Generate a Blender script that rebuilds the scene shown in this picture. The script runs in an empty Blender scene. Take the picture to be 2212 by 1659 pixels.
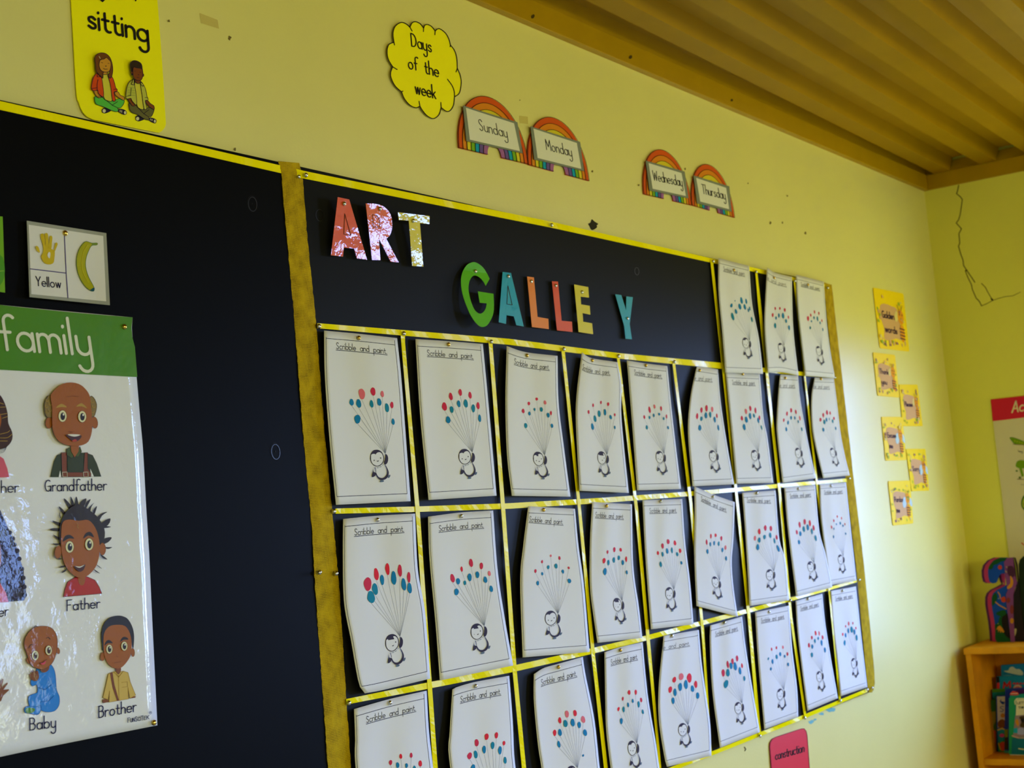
import bpy, bmesh, math, random
from mathutils import Vector, Matrix
from mathutils.geometry import tessellate_polygon
random.seed(7)
S = bpy.context.scene
C = S.collection

# ------------------------------------------------------------------ camera
IW, IH, FPX = 2212.0, 1659.0, 3169.0
YAW, PIT, ROL = 0.980440781, 0.0952355759, -0.0897061589
CP = Vector((-5.32065284, -1.64946518, 1.51458569))
FW = Vector((math.sin(YAW)*math.cos(PIT), math.cos(YAW)*math.cos(PIT), math.sin(PIT)))
_r = Vector((math.cos(YAW), -math.sin(YAW), 0)); _u = _r.cross(FW)
RT = _r*math.cos(ROL) + _u*math.sin(ROL)
UP = -_r*math.sin(ROL) + _u*math.cos(ROL)
cam = bpy.data.cameras.new('camera'); camo = bpy.data.objects.new('camera', cam); C.objects.link(camo)
M = Matrix((RT, UP, -FW)).transposed().to_4x4(); M.translation = CP
camo.matrix_world = M
cam.sensor_fit = 'HORIZONTAL'; cam.sensor_width = 36.0; cam.lens = FPX/IW*36.0
cam.clip_start = 0.05; cam.clip_end = 200
cam.dof.use_dof = True; cam.dof.focus_distance = 2.45; cam.dof.aperture_fstop = 9.0
S.camera = camo
S.view_settings.view_transform = 'Standard'; S.view_settings.look = 'None'
S.view_settings.gamma = 1.0; S.view_settings.exposure = 0.0
S.view_settings.use_curve_mapping = False
S.cycles.use_denoising = True
S.cycles.max_bounces = 10; S.cycles.diffuse_bounces = 8; S.cycles.glossy_bounces = 4
S.cycles.sample_clamp_indirect = 6.0
S.cycles.caustics_reflective = False; S.cycles.caustics_refractive = False

# ------------------------------------------------------------------ world: sky above, sunlit yard below
SKY = (0.52, 0.90, 2.2); GROUND = (1.45, 1.45, 0.52); YARD = (1.84, 1.73, 0.64)
SKY_STRENGTH = 14.0
w = bpy.data.worlds.new('daylight'); S.world = w; w.use_nodes = True
nt = w.node_tree; nt.nodes.clear()
tc = nt.nodes.new('ShaderNodeTexCoord'); sx = nt.nodes.new('ShaderNodeSeparateXYZ')
nt.links.new(tc.outputs['Generated'], sx.inputs[0])
def ramp(src, a, b):
    m = nt.nodes.new('ShaderNodeMapRange'); m.interpolation_type = 'SMOOTHSTEP'
    m.inputs['From Min'].default_value = a; m.inputs['From Max'].default_value = b
    nt.links.new(src, m.inputs['Value']); return m.outputs['Result']
def mixc(f, a, b):
    m = nt.nodes.new('ShaderNodeMix'); m.data_type = 'RGBA'
    nt.links.new(f, m.inputs['Factor'])
    for k, v in ((6, a), (7, b)):
        if isinstance(v, tuple): m.inputs[k].default_value = (*v, 1)
        else: nt.links.new(v, m.inputs[k])
    return m.outputs[2]
sky_or_ground = mixc(ramp(sx.outputs['Z'], -0.12, 0.02), tuple(0.30*c for c in GROUND), SKY)
yard = mixc(ramp(sx.outputs['Z'], -0.1, 0.35), tuple(0.45*c for c in YARD), tuple(0.8*c for c in YARD))
col = mixc(ramp(sx.outputs['X'], -0.05, 0.35), yard, sky_or_ground)
bg = nt.nodes.new('ShaderNodeBackground'); bg.inputs['Strength'].default_value = SKY_STRENGTH
out = nt.nodes.new('ShaderNodeOutputWorld')
nt.links.new(col, bg.inputs['Color']); nt.links.new(bg.outputs[0], out.inputs['Surface'])

ROOM_X, ROOM_Y, WALL_T = -8.0, -6.2, 0.22
# windows: (a0, a1, z0, z1) along y for the end wall, along x for the fill openings added to the opposite wall
END_WIN = [(-1.50, -0.50, 0.98, 2.04), (-3.20, -2.20, 0.80, 2.32), (-6.05, -5.35, 0.45, 1.80)]
OPP_FILL_WIN = [(-6.9, -5.3, 1.35, 2.5), (-4.0, -2.4, 1.35, 2.5)]  # unseen openings, added to give the room general fill light
def portal(name, loc, rot, sx_, sy_):
    l = bpy.data.lights.new(name, 'AREA'); l.shape = 'RECTANGLE'; l.size = sx_; l.size_y = sy_
    l.cycles.is_portal = True
    o = bpy.data.objects.new(name, l); C.objects.link(o); o.location = loc; o.rotation_euler = rot
for k, (a, b, c, d) in enumerate(END_WIN):
    portal('window_daylight', (WALL_T+0.005, (a+b)/2, (c+d)/2), (0, math.radians(90), 0), d-c, b-a)
for k, (a, b, c, d) in enumerate(OPP_FILL_WIN):
    portal('window_daylight', ((a+b)/2, ROOM_Y-WALL_T-0.005, (c+d)/2), (math.radians(90), 0, 0), b-a, d-c)

# ------------------------------------------------------------------ pixel -> place in the room
def ray(x, y): return RT*((x-IW/2)/FPX) + UP*(-(y-IH/2)/FPX) + FW
def on_y(x, y, Y):
    d = ray(x, y); return CP + d*((Y-CP.y)/d.y)
def on_x(x, y, X):
    d = ray(x, y); return CP + d*((X-CP.x)/d.x)
def on_z(x, y, Z):
    d = ray(x, y); return CP + d*((Z-CP.z)/d.z)
def crop(x0, y0, s):
    return lambda pts: [(x0+p[0]/s, y0+p[1]/s) for p in pts]
WALL_Y = 0.012                       # plaster face of the long wall; the board face is y = 0

# ------------------------------------------------------------------ materials
def lin(v):
    v /= 255.0
    return v/12.92 if v <= 0.04045 else ((v+0.055)/1.055)**2.4
def rgb(r, g, b): return (lin(r), lin(g), lin(b), 1)
_mats = {}
def mat(name, c, rough=0.6, spec=0.4, coat=0.0, metal=0.0, bump=None, coat_rough=0.06, vary=None, sheen=0):
    if name in _mats: return _mats[name]
    m = bpy.data.materials.new(name); m.use_nodes = True; t = m.node_tree
    b = t.nodes['Principled BSDF']
    b.inputs['Base Color'].default_value = c
    b.inputs['Roughness'].default_value = rough
    b.inputs['Specular IOR Level'].default_value = spec
    b.inputs['Metallic'].default_value = metal
    b.inputs['Coat Weight'].default_value = coat; b.inputs['Coat Roughness'].default_value = coat_rough
    if sheen: b.inputs['Sheen Weight'].default_value = sheen
    co = t.nodes.new('ShaderNodeTexCoord')
    if bump:                          # (scale, strength, distance[, detail])
        n = t.nodes.new('ShaderNodeTexNoise'); n.inputs['Scale'].default_value = bump[0]
        n.inputs['Detail'].default_value = bump[3] if len(bump) > 3 else 3
        t.links.new(co.outputs['Object'], n.inputs['Vector'])
        bp = t.nodes.new('ShaderNodeBump'); bp.inputs['Strength'].default_value = bump[1]
        bp.inputs['Distance'].default_value = bump[2]
        t.links.new(n.outputs['Fac'], bp.inputs['Height'])
        t.links.new(bp.outputs[0], b.inputs['Normal'])
        if coat: t.links.new(bp.outputs[0], b.inputs['Coat Normal'])
    if vary:                          # (scale, amount): faint uneven tone of the paint itself
        n = t.nodes.new('ShaderNodeTexNoise'); n.inputs['Scale'].default_value = vary[0]; n.inputs['Detail'].default_value = 5
        t.links.new(co.outputs['Object'], n.inputs['Vector'])
        mr = t.nodes.new('ShaderNodeMapRange'); mr.inputs['From Min'].default_value = .3; mr.inputs['From Max'].default_value = .7
        mr.inputs['To Min'].default_value = 1-vary[1]; mr.inputs['To Max'].default_value = 1+vary[1]
        t.links.new(n.outputs['Fac'], mr.inputs['Value'])
        mx = t.nodes.new('ShaderNodeVectorMath'); mx.operation = 'SCALE'; mx.inputs[0].default_value = c[:3]
        t.links.new(mr.outputs[0], mx.inputs['Scale']); t.links.new(mx.outputs[0], b.inputs['Base Color'])
    _mats[name] = m
    return m
def matte(name, *c): return mat(name, rgb(*c), .65, .15)
def ink(name, *c): return mat(name, rgb(*c), .7, .1)
LAM = (20, .3, .004, 5)
def glossy(name, *c): return mat(name, rgb(*c), .4, .2, coat=.7, bump=LAM)
def letterlam(name, *c): return mat(name, rgb(*c), .4, .2, coat=1.0, coat_rough=.03, bump=(24, .4, .004, 4))

wall_mat = mat('cream_yellow_wall_paint', rgb(230, 223, 142), .36, .66, bump=(160, .25, .0012), vary=(2.5, .03))
end_mat = mat('yellow_end_wall_paint', rgb(228, 224, 98), .5, .3, bump=(160, .25, .0012), vary=(2.5, .03))
ceil_mat = mat('ochre_gloss_ceiling_paint', rgb(158, 120, 0), .42, .16, vary=(6, .06))
trim_mat = mat('ochre_trim_paint', rgb(172, 134, 0), .4, .3, vary=(8, .06))
board_left_mat = mat('black_board_left', rgb(12, 12, 12), .45, .03, bump=(260, .1, .0004))
board_mat = mat('black_board', rgb(24, 24, 21), .45, .05, bump=(260, .1, .0004))  # lighter base than the left panel: daylight sheen is put into the colour
ribbon_mat = mat('yellow_satin_ribbon', rgb(255, 240, 0), .22, .12, bump=(60, .12, .002, 2))
paper_mat = mat('white_paper', rgb(226, 226, 228), .75, .2)
tack_silver = mat('silver_tack', rgb(215, 215, 220), .12, .5, metal=1.0)
tack_gold = mat('brass_tack', rgb(225, 190, 95), .14, .5, metal=1.0)
floor_mat = mat('grey_brown_floor', rgb(176, 170, 150), .6, .3, vary=(3, .08))
wood_mat = mat('varnished_yellow_pine', rgb(214, 142, 10), .45, .2, vary=(14, .16))

def burlap_material():
    m = bpy.data.materials.new('yellow_hessian'); m.use_nodes = True; t = m.node_tree
    b = t.nodes['Principled BSDF']; b.inputs['Roughness'].default_value = .9; b.inputs['Specular IOR Level'].default_value = .1
    co = t.nodes.new('ShaderNodeTexCoord')
    def wv(axis, sc):
        n = t.nodes.new('ShaderNodeTexWave'); n.wave_type = 'BANDS'; n.bands_direction = axis
        n.inputs['Scale'].default_value = sc; n.inputs['Distortion'].default_value = 2.2; n.inputs['Detail'].default_value = 2
        n.inputs['Detail Scale'].default_value = 1.5
        t.links.new(co.outputs['Object'], n.inputs['Vector']); return n.outputs['Fac']
    a = wv('X', 110); z = wv('Z', 120)
    mul = t.nodes.new('ShaderNodeMath'); mul.operation = 'MINIMUM'; t.links.new(a, mul.inputs[0]); t.links.new(z, mul.inputs[1])
    no = t.nodes.new('ShaderNodeTexNoise'); no.inputs['Scale'].default_value = 40; no.inputs['Detail'].default_value = 4
    t.links.new(co.outputs['Object'], no.inputs['Vector'])
    ad = t.nodes.new('ShaderNodeMath'); ad.operation = 'ADD'; t.links.new(mul.outputs[0], ad.inputs[0]); t.links.new(no.outputs['Fac'], ad.inputs[1])
    r = t.nodes.new('ShaderNodeValToRGB')
    r.color_ramp.elements[0].position = .38; r.color_ramp.elements[0].color = rgb(120, 96, 14)
    r.color_ramp.elements[1].position = .85; r.color_ramp.elements[1].color = rgb(214, 180, 22)
    t.links.new(ad.outputs[0], r.inputs[0]); t.links.new(r.outputs[0], b.inputs['Base Color'])
    bp = t.nodes.new('ShaderNodeBump'); bp.inputs['Strength'].default_value = .7; bp.inputs['Distance'].default_value = .001
    t.links.new(ad.outputs[0], bp.inputs['Height']); t.links.new(bp.outputs[0], b.inputs['Normal'])
    return m
burlap_mat = burlap_material()

# ------------------------------------------------------------------ object helpers
def new_mesh(name, verts, faces, mats, fmi=None, parent=None, smooth=False):
    me = bpy.data.meshes.new(name); me.from_pydata([tuple(v) for v in verts], [], faces)
    for m in (mats if isinstance(mats, (list, tuple)) else [mats]): me.materials.append(m)
    if fmi: me.polygons.foreach_set('material_index', fmi)
    if smooth: me.polygons.foreach_set('use_smooth', [True]*len(me.polygons))
    me.update()
    o = bpy.data.objects.new(name, me); C.objects.link(o)
    if parent: o.parent = parent; o.matrix_parent_inverse = parent.matrix_world.inverted()
    return o
def recentre(o, p):
    """put the object's origin at p without moving it"""
    p = Vector(p); o.data.transform(Matrix.Translation(-p)); o.location = p
def tag(o, label=None, cat=None, group=None, kind=None):
    if label: o['label'] = label
    if cat: o['category'] = cat
    if group: o['group'] = group
    if kind: o['kind'] = kind
    return o
def thing(name, loc, label, cat, group=None):
    o = bpy.data.objects.new(name, None); o.empty_display_size = .05; C.objects.link(o)
    o.location = loc; o.matrix_world = Matrix.Translation(loc)
    return tag(o, label, cat, group)
def box(name, lo, hi, m, parent=None, bev=0):
    bm = bmesh.new(); bmesh.ops.create_cube(bm, size=1)
    for v in bm.verts:
        v.co = Vector([(lo[i]+hi[i])/2 + v.co[i]*(hi[i]-lo[i]) for i in range(3)])
    if bev: bmesh.ops.bevel(bm, geom=list(bm.edges), offset=bev, segments=2, affect='EDGES', profile=.6)
    me = bpy.data.meshes.new(name); bm.to_mesh(me); bm.free(); me.materials.append(m)
    o = bpy.data.objects.new(name, me); C.objects.link(o)
    if parent: o.parent = parent; o.matrix_parent_inverse = parent.matrix_world.inverted()
    return o
def smooth_curve(pts, closed=False, n=6):
    """Catmull-Rom through the points"""
    P = [Vector((p[0], p[1])) for p in pts]; N = len(P); out = []
    rng = range(N) if closed else range(N-1)
    for i in rng:
        a = P[(i-1) % N] if closed or i > 0 else P[i]*2-P[i+1]
        b = P[i]; c = P[(i+1) % N]
        d = P[(i+2) % N] if closed or i+2 < N else c*2-b
        for k in range(n):
            t = k/n
            out.append(.5*((2*b)+(c-a)*t+(2*a-5*b+4*c-d)*t*t+(3*b-a-3*c+d)*t**3))
    if not closed: out.append(P[-1])
    return [(p.x, p.y) for p in out]
def ell(cx, cy, rx, ry, tilt=0, n=20, a0=0, a1=360):
    t = math.radians(tilt); c, s = math.cos(t), math.sin(t); o = []
    full = abs(a1-a0) >= 360
    for k in range(n if full else n+1):
        a = math.radians(a0+(a1-a0)*k/n); x, y = rx*math.cos(a), ry*math.sin(a)
        o.append((cx+c*x-s*y, cy+s*x+c*y))
    return o

# stroke alphabet of the school print hand: x-height 1, ascender 2, descender -1
def arc(cx, cy, rx, ry, a0, a1, n=None):
    n = n or max(4, int(abs(a1-a0)/18))
    return [(cx+rx*math.cos(math.radians(a0+(a1-a0)*k/n)), cy+ry*math.sin(math.radians(a0+(a1-a0)*k/n))) for k in range(n+1)]
O_ = arc(.5, .5, .5, .5, 0, 360); HUMP = [(0, .5)]+arc(.42, .58, .42, .42, 180, 0)+[(.84, 0)]
GL = {
 'a': (1, [O_, [(1, 1), (1, 0)]]), 'b': (1, [[(0, 2), (0, 0)], O_]), 'c': (.85, [arc(.5, .5, .5, .5, 50, 310)]),
 'd': (1, [O_, [(1, 2), (1, 0)]]), 'e': (.98, [[(.03, .52)]+arc(.5, .5, .5, .5, 0, 315)]),
 'f': (.7, [arc(.66, 1.6, .36, .36, 40, 180)+[(.3, 0)], [(0, 1), (.64, 1)]]),
 'g': (1, [O_, [(1, 1)]+arc(.55, -.5, .45, .45, 0, -160)]), 'h': (.84, [[(0, 2), (0, 0)], HUMP]),
 'i': (.05, [[(0, 1), (0, 0)], [(0, 1.48), (0, 1.53)]]), 'k': (.8, [[(0, 2), (0, 0)], [(.75, 1), (0, .4)], [(.25, .6), (.8, 0)]]),
 'l': (.05, [[(0, 2), (0, 0)]]), 'm': (1.36, [[(0, 1), (0, 0)], [(0, .55)]+arc(.34, .65, .34, .35, 180, 0)+[(.68, 0)], [(.68, .55)]+arc(1.02, .65, .34, .35, 180, 0)+[(1.36, 0)]]),
 'n': (.84, [[(0, 1), (0, 0)], HUMP]), 'o': (1, [O_]), 'p': (1, [[(0, 1), (0, -1)], O_]),
 'r': (.6, [[(0, 1), (0, 0)], [(0, .5)]+arc(.42, .58, .42, .42, 180, 60)]),
 's': (.78, [smooth_curve([(.72, .84), (.45, 1), (.12, .88), (.14, .62), (.42, .5), (.7, .36), (.68, .1), (.38, 0), (.04, .15)], n=3)]),
 't': (.68, [[(.28, 1.6)]+arc(.6, .32, .32, .32, 180, 300), [(0, 1), (.62, 1)]]),
 'u': (.84, [[(0, 1)]+arc(.42, .42, .42, .42, 180, 360)+[(.84, 1)], [(.84, .6), (.84, 0)]]),
 'w': (1.2, [[(0, 1), (.3, 0), (.6, 1), (.9, 0), (1.2, 1)]]), 'x': (.8, [[(0, 1), (.8, 0)], [(.8, 1), (0, 0)]]),
 'y': (.84, [[(0, 1)]+arc(.42, .42, .42, .42, 180, 360)+[(.84, 1)], [(.84, .9)]+arc(.4, -.5, .44, .45, 0, -160)]),
 'A': (1.2, [[(0, 0), (.6, 1.9), (1.2, 0)], [(.2, .62), (1, .62)]]),
 'B': (1, [[(0, 0), (0, 1.9), (.45, 1.9)]+arc(.45, 1.45, .42, .45, 90, -90)+[(0, 1)], [(.45, 1)]+arc(.5, .5, .5, .5, 90, -90)+[(0, 0)]]),
 'C': (1.1, [arc(.7, .95, .7, .95, 50, 310)]), 'D': (1.15, [[(0, 0), (0, 1.9), (.3, 1.9)]+arc(.3, .95, .85, .95, 90, -90)+[(0, 0)]]),
 'E': (.9, [[(.9, 1.9), (0, 1.9), (0, 0), (.9, 0)], [(0, 1), (.75, 1)]]), 'F': (.95, [[(.95, 1.9), (0, 1.9), (0, 0)], [(0, 1), (.75, 1)]]),
 'G': (1.25, [arc(.65, .95, .65, .95, 55, 320)+[(1.2, .8), (1.2, 0)], [(.75, .85), (1.2, .85)]]),
 'I': (.05, [[(0, 1.9), (0, 0)]]), 'K': (1, [[(0, 1.9), (0, 0)], [(1, 1.9), (0, .85)], [(.3, 1.15), (1, 0)]]),
 'M': (1.4, [[(0, 0), (.1, 1.9), (.7, .6), (1.3, 1.9), (1.4, 0)]]), 'N': (1.1, [[(0, 0), (0, 1.9), (1.1, 0), (1.1, 1.9)]]),
 'P': (1, [[(0, 0), (0, 1.9), (.5, 1.9)]+arc(.5, 1.4, .5, .5, 90, -90)+[(0, .9)]]),
 'R': (1, [[(0, 0), (0, 1.9), (.5, 1.9)]+arc(.5, 1.45, .45, .45, 90, -90)+[(0, 1)], [(.45, 1), (1, 0)]]),
 'S': (1, [smooth_curve([(.92, 1.62), (.6, 1.9), (.2, 1.78), (.1, 1.4), (.42, 1.02), (.85, .7), (.88, .25), (.5, 0), (.05, .25)], n=3)]),
 'T': (1.1, [[(0, 1.9), (1.1, 1.9)], [(.55, 1.9), (.55, 0)]]), 'U': (1.1, [[(0, 1.9)]+arc(.55, .55, .55, .55, 180, 360)+[(1.1, 1.9)]]),
 'W': (1.7, [[(0, 1.9), (.4, 0), (.85, 1.5), (1.3, 0), (1.7, 1.9)]]), 'Y': (1.1, [[(0, 1.9), (.55, .9), (1.1, 1.9)], [(.55, .9), (.55, 0)]]),
 '.': (.05, [[(0, .02), (.05, .02)]]), ',': (.1, [[(.1, .1), (0, -.3)]]),
}
GL['L'] = (.9, [[(0, 1.9), (0, 0), (.9, 0)]]); GL['H'] = (1.1, [[(0, 1.9), (0, 0)], [(1.1, 1.9), (1.1, 0)], [(0, 1), (1.1, 1)]])
GL["'"] = (.05, [[(0, 1.9), (0, 1.5)]]); GL['O'] = (1.4, [arc(.7, .95, .7, .95, 0, 360)])

class Art:
    """flat printed or painted shapes laid on a surface; surf(x, y, lift) gives the place in the room"""
    def __init__(self, surf, lift=0.0004, step=0.00012, maxseg=None, keep=None):
        self.surf, self.lift, self.step, self.maxseg, self.keep = surf, lift, step, maxseg, keep
        self.v, self.f, self.mi, self.mats, self.layer = [], [], [], [], 0
    def _m(self, m):
        if m not in self.mats: self.mats.append(m)
        return self.mats.index(m)
    def _add(self, pts, faces, m):
        b = len(self.v); l = self.lift + self.layer*self.step
        self.v += [self.surf(p[0], p[1], l) for p in pts]
        k = self._m(m)
        for f in faces: self.f.append([b+i for i in f]); self.mi.append(k)
    def fill(self, pts, m):
        self.layer += 1
        tri = tessellate_polygon([[Vector((p[0], p[1], 0)) for p in pts]])
        self._add(pts, [tuple(t) for t in tri], m); return self
    def grid(self, a, b, c, d, m, n=8):
        self.layer += 1; a, b, c, d = (Vector(p) for p in (a, b, c, d))
        pts = [(a.lerp(b, i/n)).lerp(d.lerp(c, i/n), j/n) for j in range(n+1) for i in range(n+1)]
        self._add([(p.x, p.y) for p in pts], [(j*(n+1)+i, j*(n+1)+i+1, (j+1)*(n+1)+i+1, (j+1)*(n+1)+i) for j in range(n) for i in range(n)], m); return self
    def ellipse(self, cx, cy, rx, ry, m, tilt=0, n=20): return self.fill(ell(cx, cy, rx, ry, tilt, n), m)
    def stroke(self, pts, wd, m, closed=False, newlayer=True, cap=True):
        if newlayer: self.layer += 1
        P = [Vector((p[0], p[1])) for p in pts]
        if closed: P.append(P[0])
        if self.maxseg:
            Q = [P[0]]
            for a, b in zip(P, P[1:]):
                n = max(1, math.ceil((b-a).length/self.maxseg))
                Q += [a.lerp(b, k/n) for k in range(1, n+1)]
            P = Q
        Q = [P[0]]
        for p in P[1:]:
            if (p-Q[-1]).length > 1e-6: Q.append(p)
        P = Q
        if len(P) < 2: return self
        if self.keep: 
            runs, cur = [], []
            for p in P:
                if self.keep(p.x, p.y): cur.append(p)
                else:
                    if len(cur) > 1: runs.append(cur)
                    cur = []
            if len(cur) > 1: runs.append(cur)
        else: runs = [P]
        cut = []
        for P in runs:                # a sharp corner starts a new piece of the pen stroke
            cur = [P[0]]
            for i in range(1, len(P)-1):
                cur.append(P[i])
                if (P[i]-P[i-1]).normalized().dot((P[i+1]-P[i]).normalized()) < .25: cut.append(cur); cur = [P[i]]
            cur.append(P[-1]); cut.append(cur)
        if len(cut) > len(runs): closed = False
        for P in cut:
            L, R = [], []
            for i, p in enumerate(P):
                a = (P[i]-P[i-1]).normalized() if i > 0 else ((P[0]-P[-2]).normalized() if closed and len(P) > 2 else None)
                b = (P[i+1]-P[i]).normalized() if i+1 < len(P) else ((P[1]-P[0]).normalized() if closed and len(P) > 2 else None)
                d = b if a is None else (a if b is None else a+b)
                if d.length < 1e-5: d = b
                d = d.normalized(); n = Vector((-d.y, d.x))
                k = 1.0
                if a is not None and b is not None: k = 1/max(.55, abs(n.dot(Vector((-b.y, b.x)))))
                L.append(p+n*wd/2*k); R.append(p-n*wd/2*k)
            n = len(P)
            self._add(L+R, [(i, i+1, n+i+1, n+i) for i in range(n-1)], m)
            if cap and not closed:
                for q, e in ((P[0], P[0]-P[1]), (P[-1], P[-1]-P[-2])):
                    a = math.degrees(math.atan2(e.y, e.x))
                    self._add(arc(q.x, q.y, wd/2, wd/2, a-90, a+90, 5), [tuple(range(6))], m)
        return self
    def text(self, s, p0, p1, up, wd, m, gap=.34, space=.75):
        """write s along p0 -> p1; up is the vector of one x-height"""
        adv, x = [], 0
        for ch in s:
            if ch == ' ': x += space; adv.append(None); continue
            adv.append(x); x += GL[ch][0]+gap
        tot = x-gap; p0, p1, up = Vector(p0), Vector(p1), Vector(up); dx = (p1-p0)/tot
        self.layer += 1
        for ch, a in zip(s, adv):
            if a is None: continue
            for st in GL[ch][1]:
                self.stroke([p0+dx*(a+q[0])+up*q[1] for q in st], wd, m, newlayer=False)
        return self
    def build(self, name, parent=None):
        return new_mesh(name, self.v, self.f, self.mats, self.mi, parent)

def slab(name, front, back_off, m, parent=None, holes=None):
    """closed sheet: front outline (3D points), thickened by back_off"""
    n = len(front); V = list(front)+[Vector(p)+Vector(back_off) for p in front]
    axis = max(range(3), key=lambda i: abs(back_off[i]))
    keep = [i for i in range(3) if i != axis]
    tri = [tuple(t) for t in tessellate_polygon([[Vector((p[keep[0]], p[keep[1]], 0)) for p in front]])]
    F = tri+[tuple(n+i for i in reversed(t)) for t in tri]+[(i, (i+1) % n, n+(i+1) % n, n+i) for i in range(n)]
    return new_mesh(name, V, F, m, parent=parent)
def wall_surf(depth):
    return lambda x, y, l: on_y(x, y, -(depth+l))
def end_surf(X):
    return lambda x, y, l: on_x(x, y, X-l)

# ================================================================== the room
def wall_with_holes(name, axis, lo, hi, a0, a1, z0, z1, holes, m):
    """box wall between lo and hi across its thickness, running a0..a1 and z0..z1 with openings"""
    A = sorted({a0, a1, *[h[0] for h in holes], *[h[1] for h in holes]})
    Z = sorted({z0, z1, *[h[2] for h in holes], *[h[3] for h in holes]})
    bm = bmesh.new()
    solid = lambda a, z: a0 < a < a1 and z0 < z < z1 and not any(h[0] < a < h[1] and h[2] < z < h[3] for h in holes)
    vc = {}
    def V(t, a, z):
        k = (t, a, z)
        if k not in vc: vc[k] = bm.verts.new((t, a, z) if axis == 'x' else (a, t, z))
        return vc[k]
    cell = lambda i, j: 0 <= i < len(A)-1 and 0 <= j < len(Z)-1 and solid((A[i]+A[i+1])/2, (Z[j]+Z[j+1])/2)
    for i in range(len(A)-1):
        for j in range(len(Z)-1):
            if not cell(i, j): continue
            a, b, c, d = A[i], A[i+1], Z[j], Z[j+1]
            for t in (lo, hi): bm.faces.new([V(t, a, c), V(t, b, c), V(t, b, d), V(t, a, d)])
            for (di, dj), (p, q) in (((-1, 0), ((a, c), (a, d))), ((1, 0), ((b, c), (b, d))), ((0, -1), ((a, c), (b, c))), ((0, 1), ((a, d), (b, d)))):
                if not cell(i+di, j+dj): bm.faces.new([V(lo, *p), V(lo, *q), V(hi, *q), V(hi, *p)])
    bmesh.ops.recalc_face_normals(bm, faces=bm.faces)
    me = bpy.data.meshes.new(name); bm.to_mesh(me); bm.free(); me.materials.append(m)
    o = bpy.data.objects.new(name, me); C.objects.link(o)
    return tag(o, kind='structure')
ZT, ZP = 2.60, 2.70
wall_left = box('wall_left', (ROOM_X, WALL_Y, 0), (0.0, WALL_Y+.22, 2.95), wall_mat); tag(wall_left, kind='structure')
wall_back = wall_with_holes('wall_back', 'x', 0.0, WALL_T, ROOM_Y, WALL_Y+.22, 0, 2.95, END_WIN, end_mat)
tag(box('wall_front', (ROOM_X-.22, ROOM_Y, 0), (ROOM_X, WALL_Y+.22, 2.95), end_mat), kind='structure')
wall_with_holes('wall_right', 'y', ROOM_Y-WALL_T, ROOM_Y, ROOM_X-.22, WALL_T, 0, 2.95, OPP_FILL_WIN, end_mat)
tag(box('floor', (ROOM_X-.22, ROOM_Y-.22, -.12), (WALL_T, WALL_Y+.22, 0), floor_mat), kind='structure')
frame_mat = mat('white_window_frame', rgb(225, 222, 205), .4, .4)
for k, (a, b, c, d) in enumerate(END_WIN+OPP_FILL_WIN):  # frames on the opposite wall belong to the added fill openings
    bm = bmesh.new()
    def bar(lo, hi):
        g = bmesh.ops.create_cube(bm, size=1)['verts']
        for v in g: v.co = Vector([(lo[i]+hi[i])/2+v.co[i]*(hi[i]-lo[i]) for i in range(3)])
    mid, t = (a+b)/2, .02
    parts = [(a, a+.04, c, d), (b-.04, b, c, d), (a, b, c, c+.04), (a, b, d-.04, d), (mid-t, mid+t, c, d), (a, b, (c+d)/2+.2, (c+d)/2+.23)]
    for p in parts:
        if k < len(END_WIN): bar((.10, p[0], p[2]), (.14, p[1], p[3]))
        else: bar((p[0], ROOM_Y-.14, p[2]), (p[1], ROOM_Y-.10, p[3]))
    me = bpy.data.meshes.new('window'); bm.to_mesh(me); bm.free(); me.materials.append(frame_mat)
    o = bpy.data.objects.new('window_%d' % (k+1), me); C.objects.link(o); tag(o, kind='structure')

# ribbed ceiling sheet
prof = []
for k in range(-1, 38):
    y = -.076-.168*k
    prof += [(y+.013+.003, ZP), (y, ZT+.055), (y-.058, ZT+.055), (y-.074, ZP)]
prof = [(.2, ZP)]+[p for p in prof if p[0] < .19]
XS = [ROOM_X]+[ROOM_X+(k/14)*(-.014-ROOM_X) for k in range(1, 15)]
V, F = [], []
for x in XS:
    for (y, z) in prof: V.append((x, y+.02*(x+2.0), z))
n = len(prof)
for i in range(len(XS)-1):
    for j in range(n-1): F.append((i*n+j, i*n+j+1, (i+1)*n+j+1, (i+1)*n+j))
ceiling = new_mesh('ceiling', V, F, ceil_mat)
md = ceiling.modifiers.new('sheet', 'SOLIDIFY'); md.thickness = .0012; md.offset = 1
tag(ceiling, kind='structure')
tag(box('trim_1', (ROOM_X, -.006, ZT), (0, WALL_Y, ZT+.056), trim_mat, bev=.002), kind='structure')
tag(box('trim_4', (ROOM_X, -.002, ZT+.056), (0, WALL_Y, ZP+.02), trim_mat), kind='structure')
tag(box('trim_2', (-.010, ROOM_Y, ZT), (0, -.006, ZT+.056), trim_mat, bev=.002), kind='structure')
tag(box('trim_3', (-.004, ROOM_Y, ZT+.05), (0, -.004, ZP-.007), trim_mat), kind='structure')
tag(box('roof_void', (ROOM_X-.22, ROOM_Y-.22, 2.9), (WALL_T, WALL_Y+.22, 2.95), board_mat), kind='structure').name = 'ceiling_roof_void'
dirt = ink('dark_speck', 62, 50, 30)
A = Art(lambda x, y, l: on_y(x, y, -.0065-l), .0002)
Z = crop(1100, 0, 2.765)
for (x, y, a, b) in ((142, 98, 9, 14), (725, 341, 9, 12), (1330, 598, 7, 8)):
    p = Z([(x, y)])[0]; A.ellipse(p[0], p[1], a/2.765, b/2.765, ink('knot', 74, 58, 22), 30, 10)
A.build('nail_head', bpy.data.objects['trim_1'])

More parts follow.
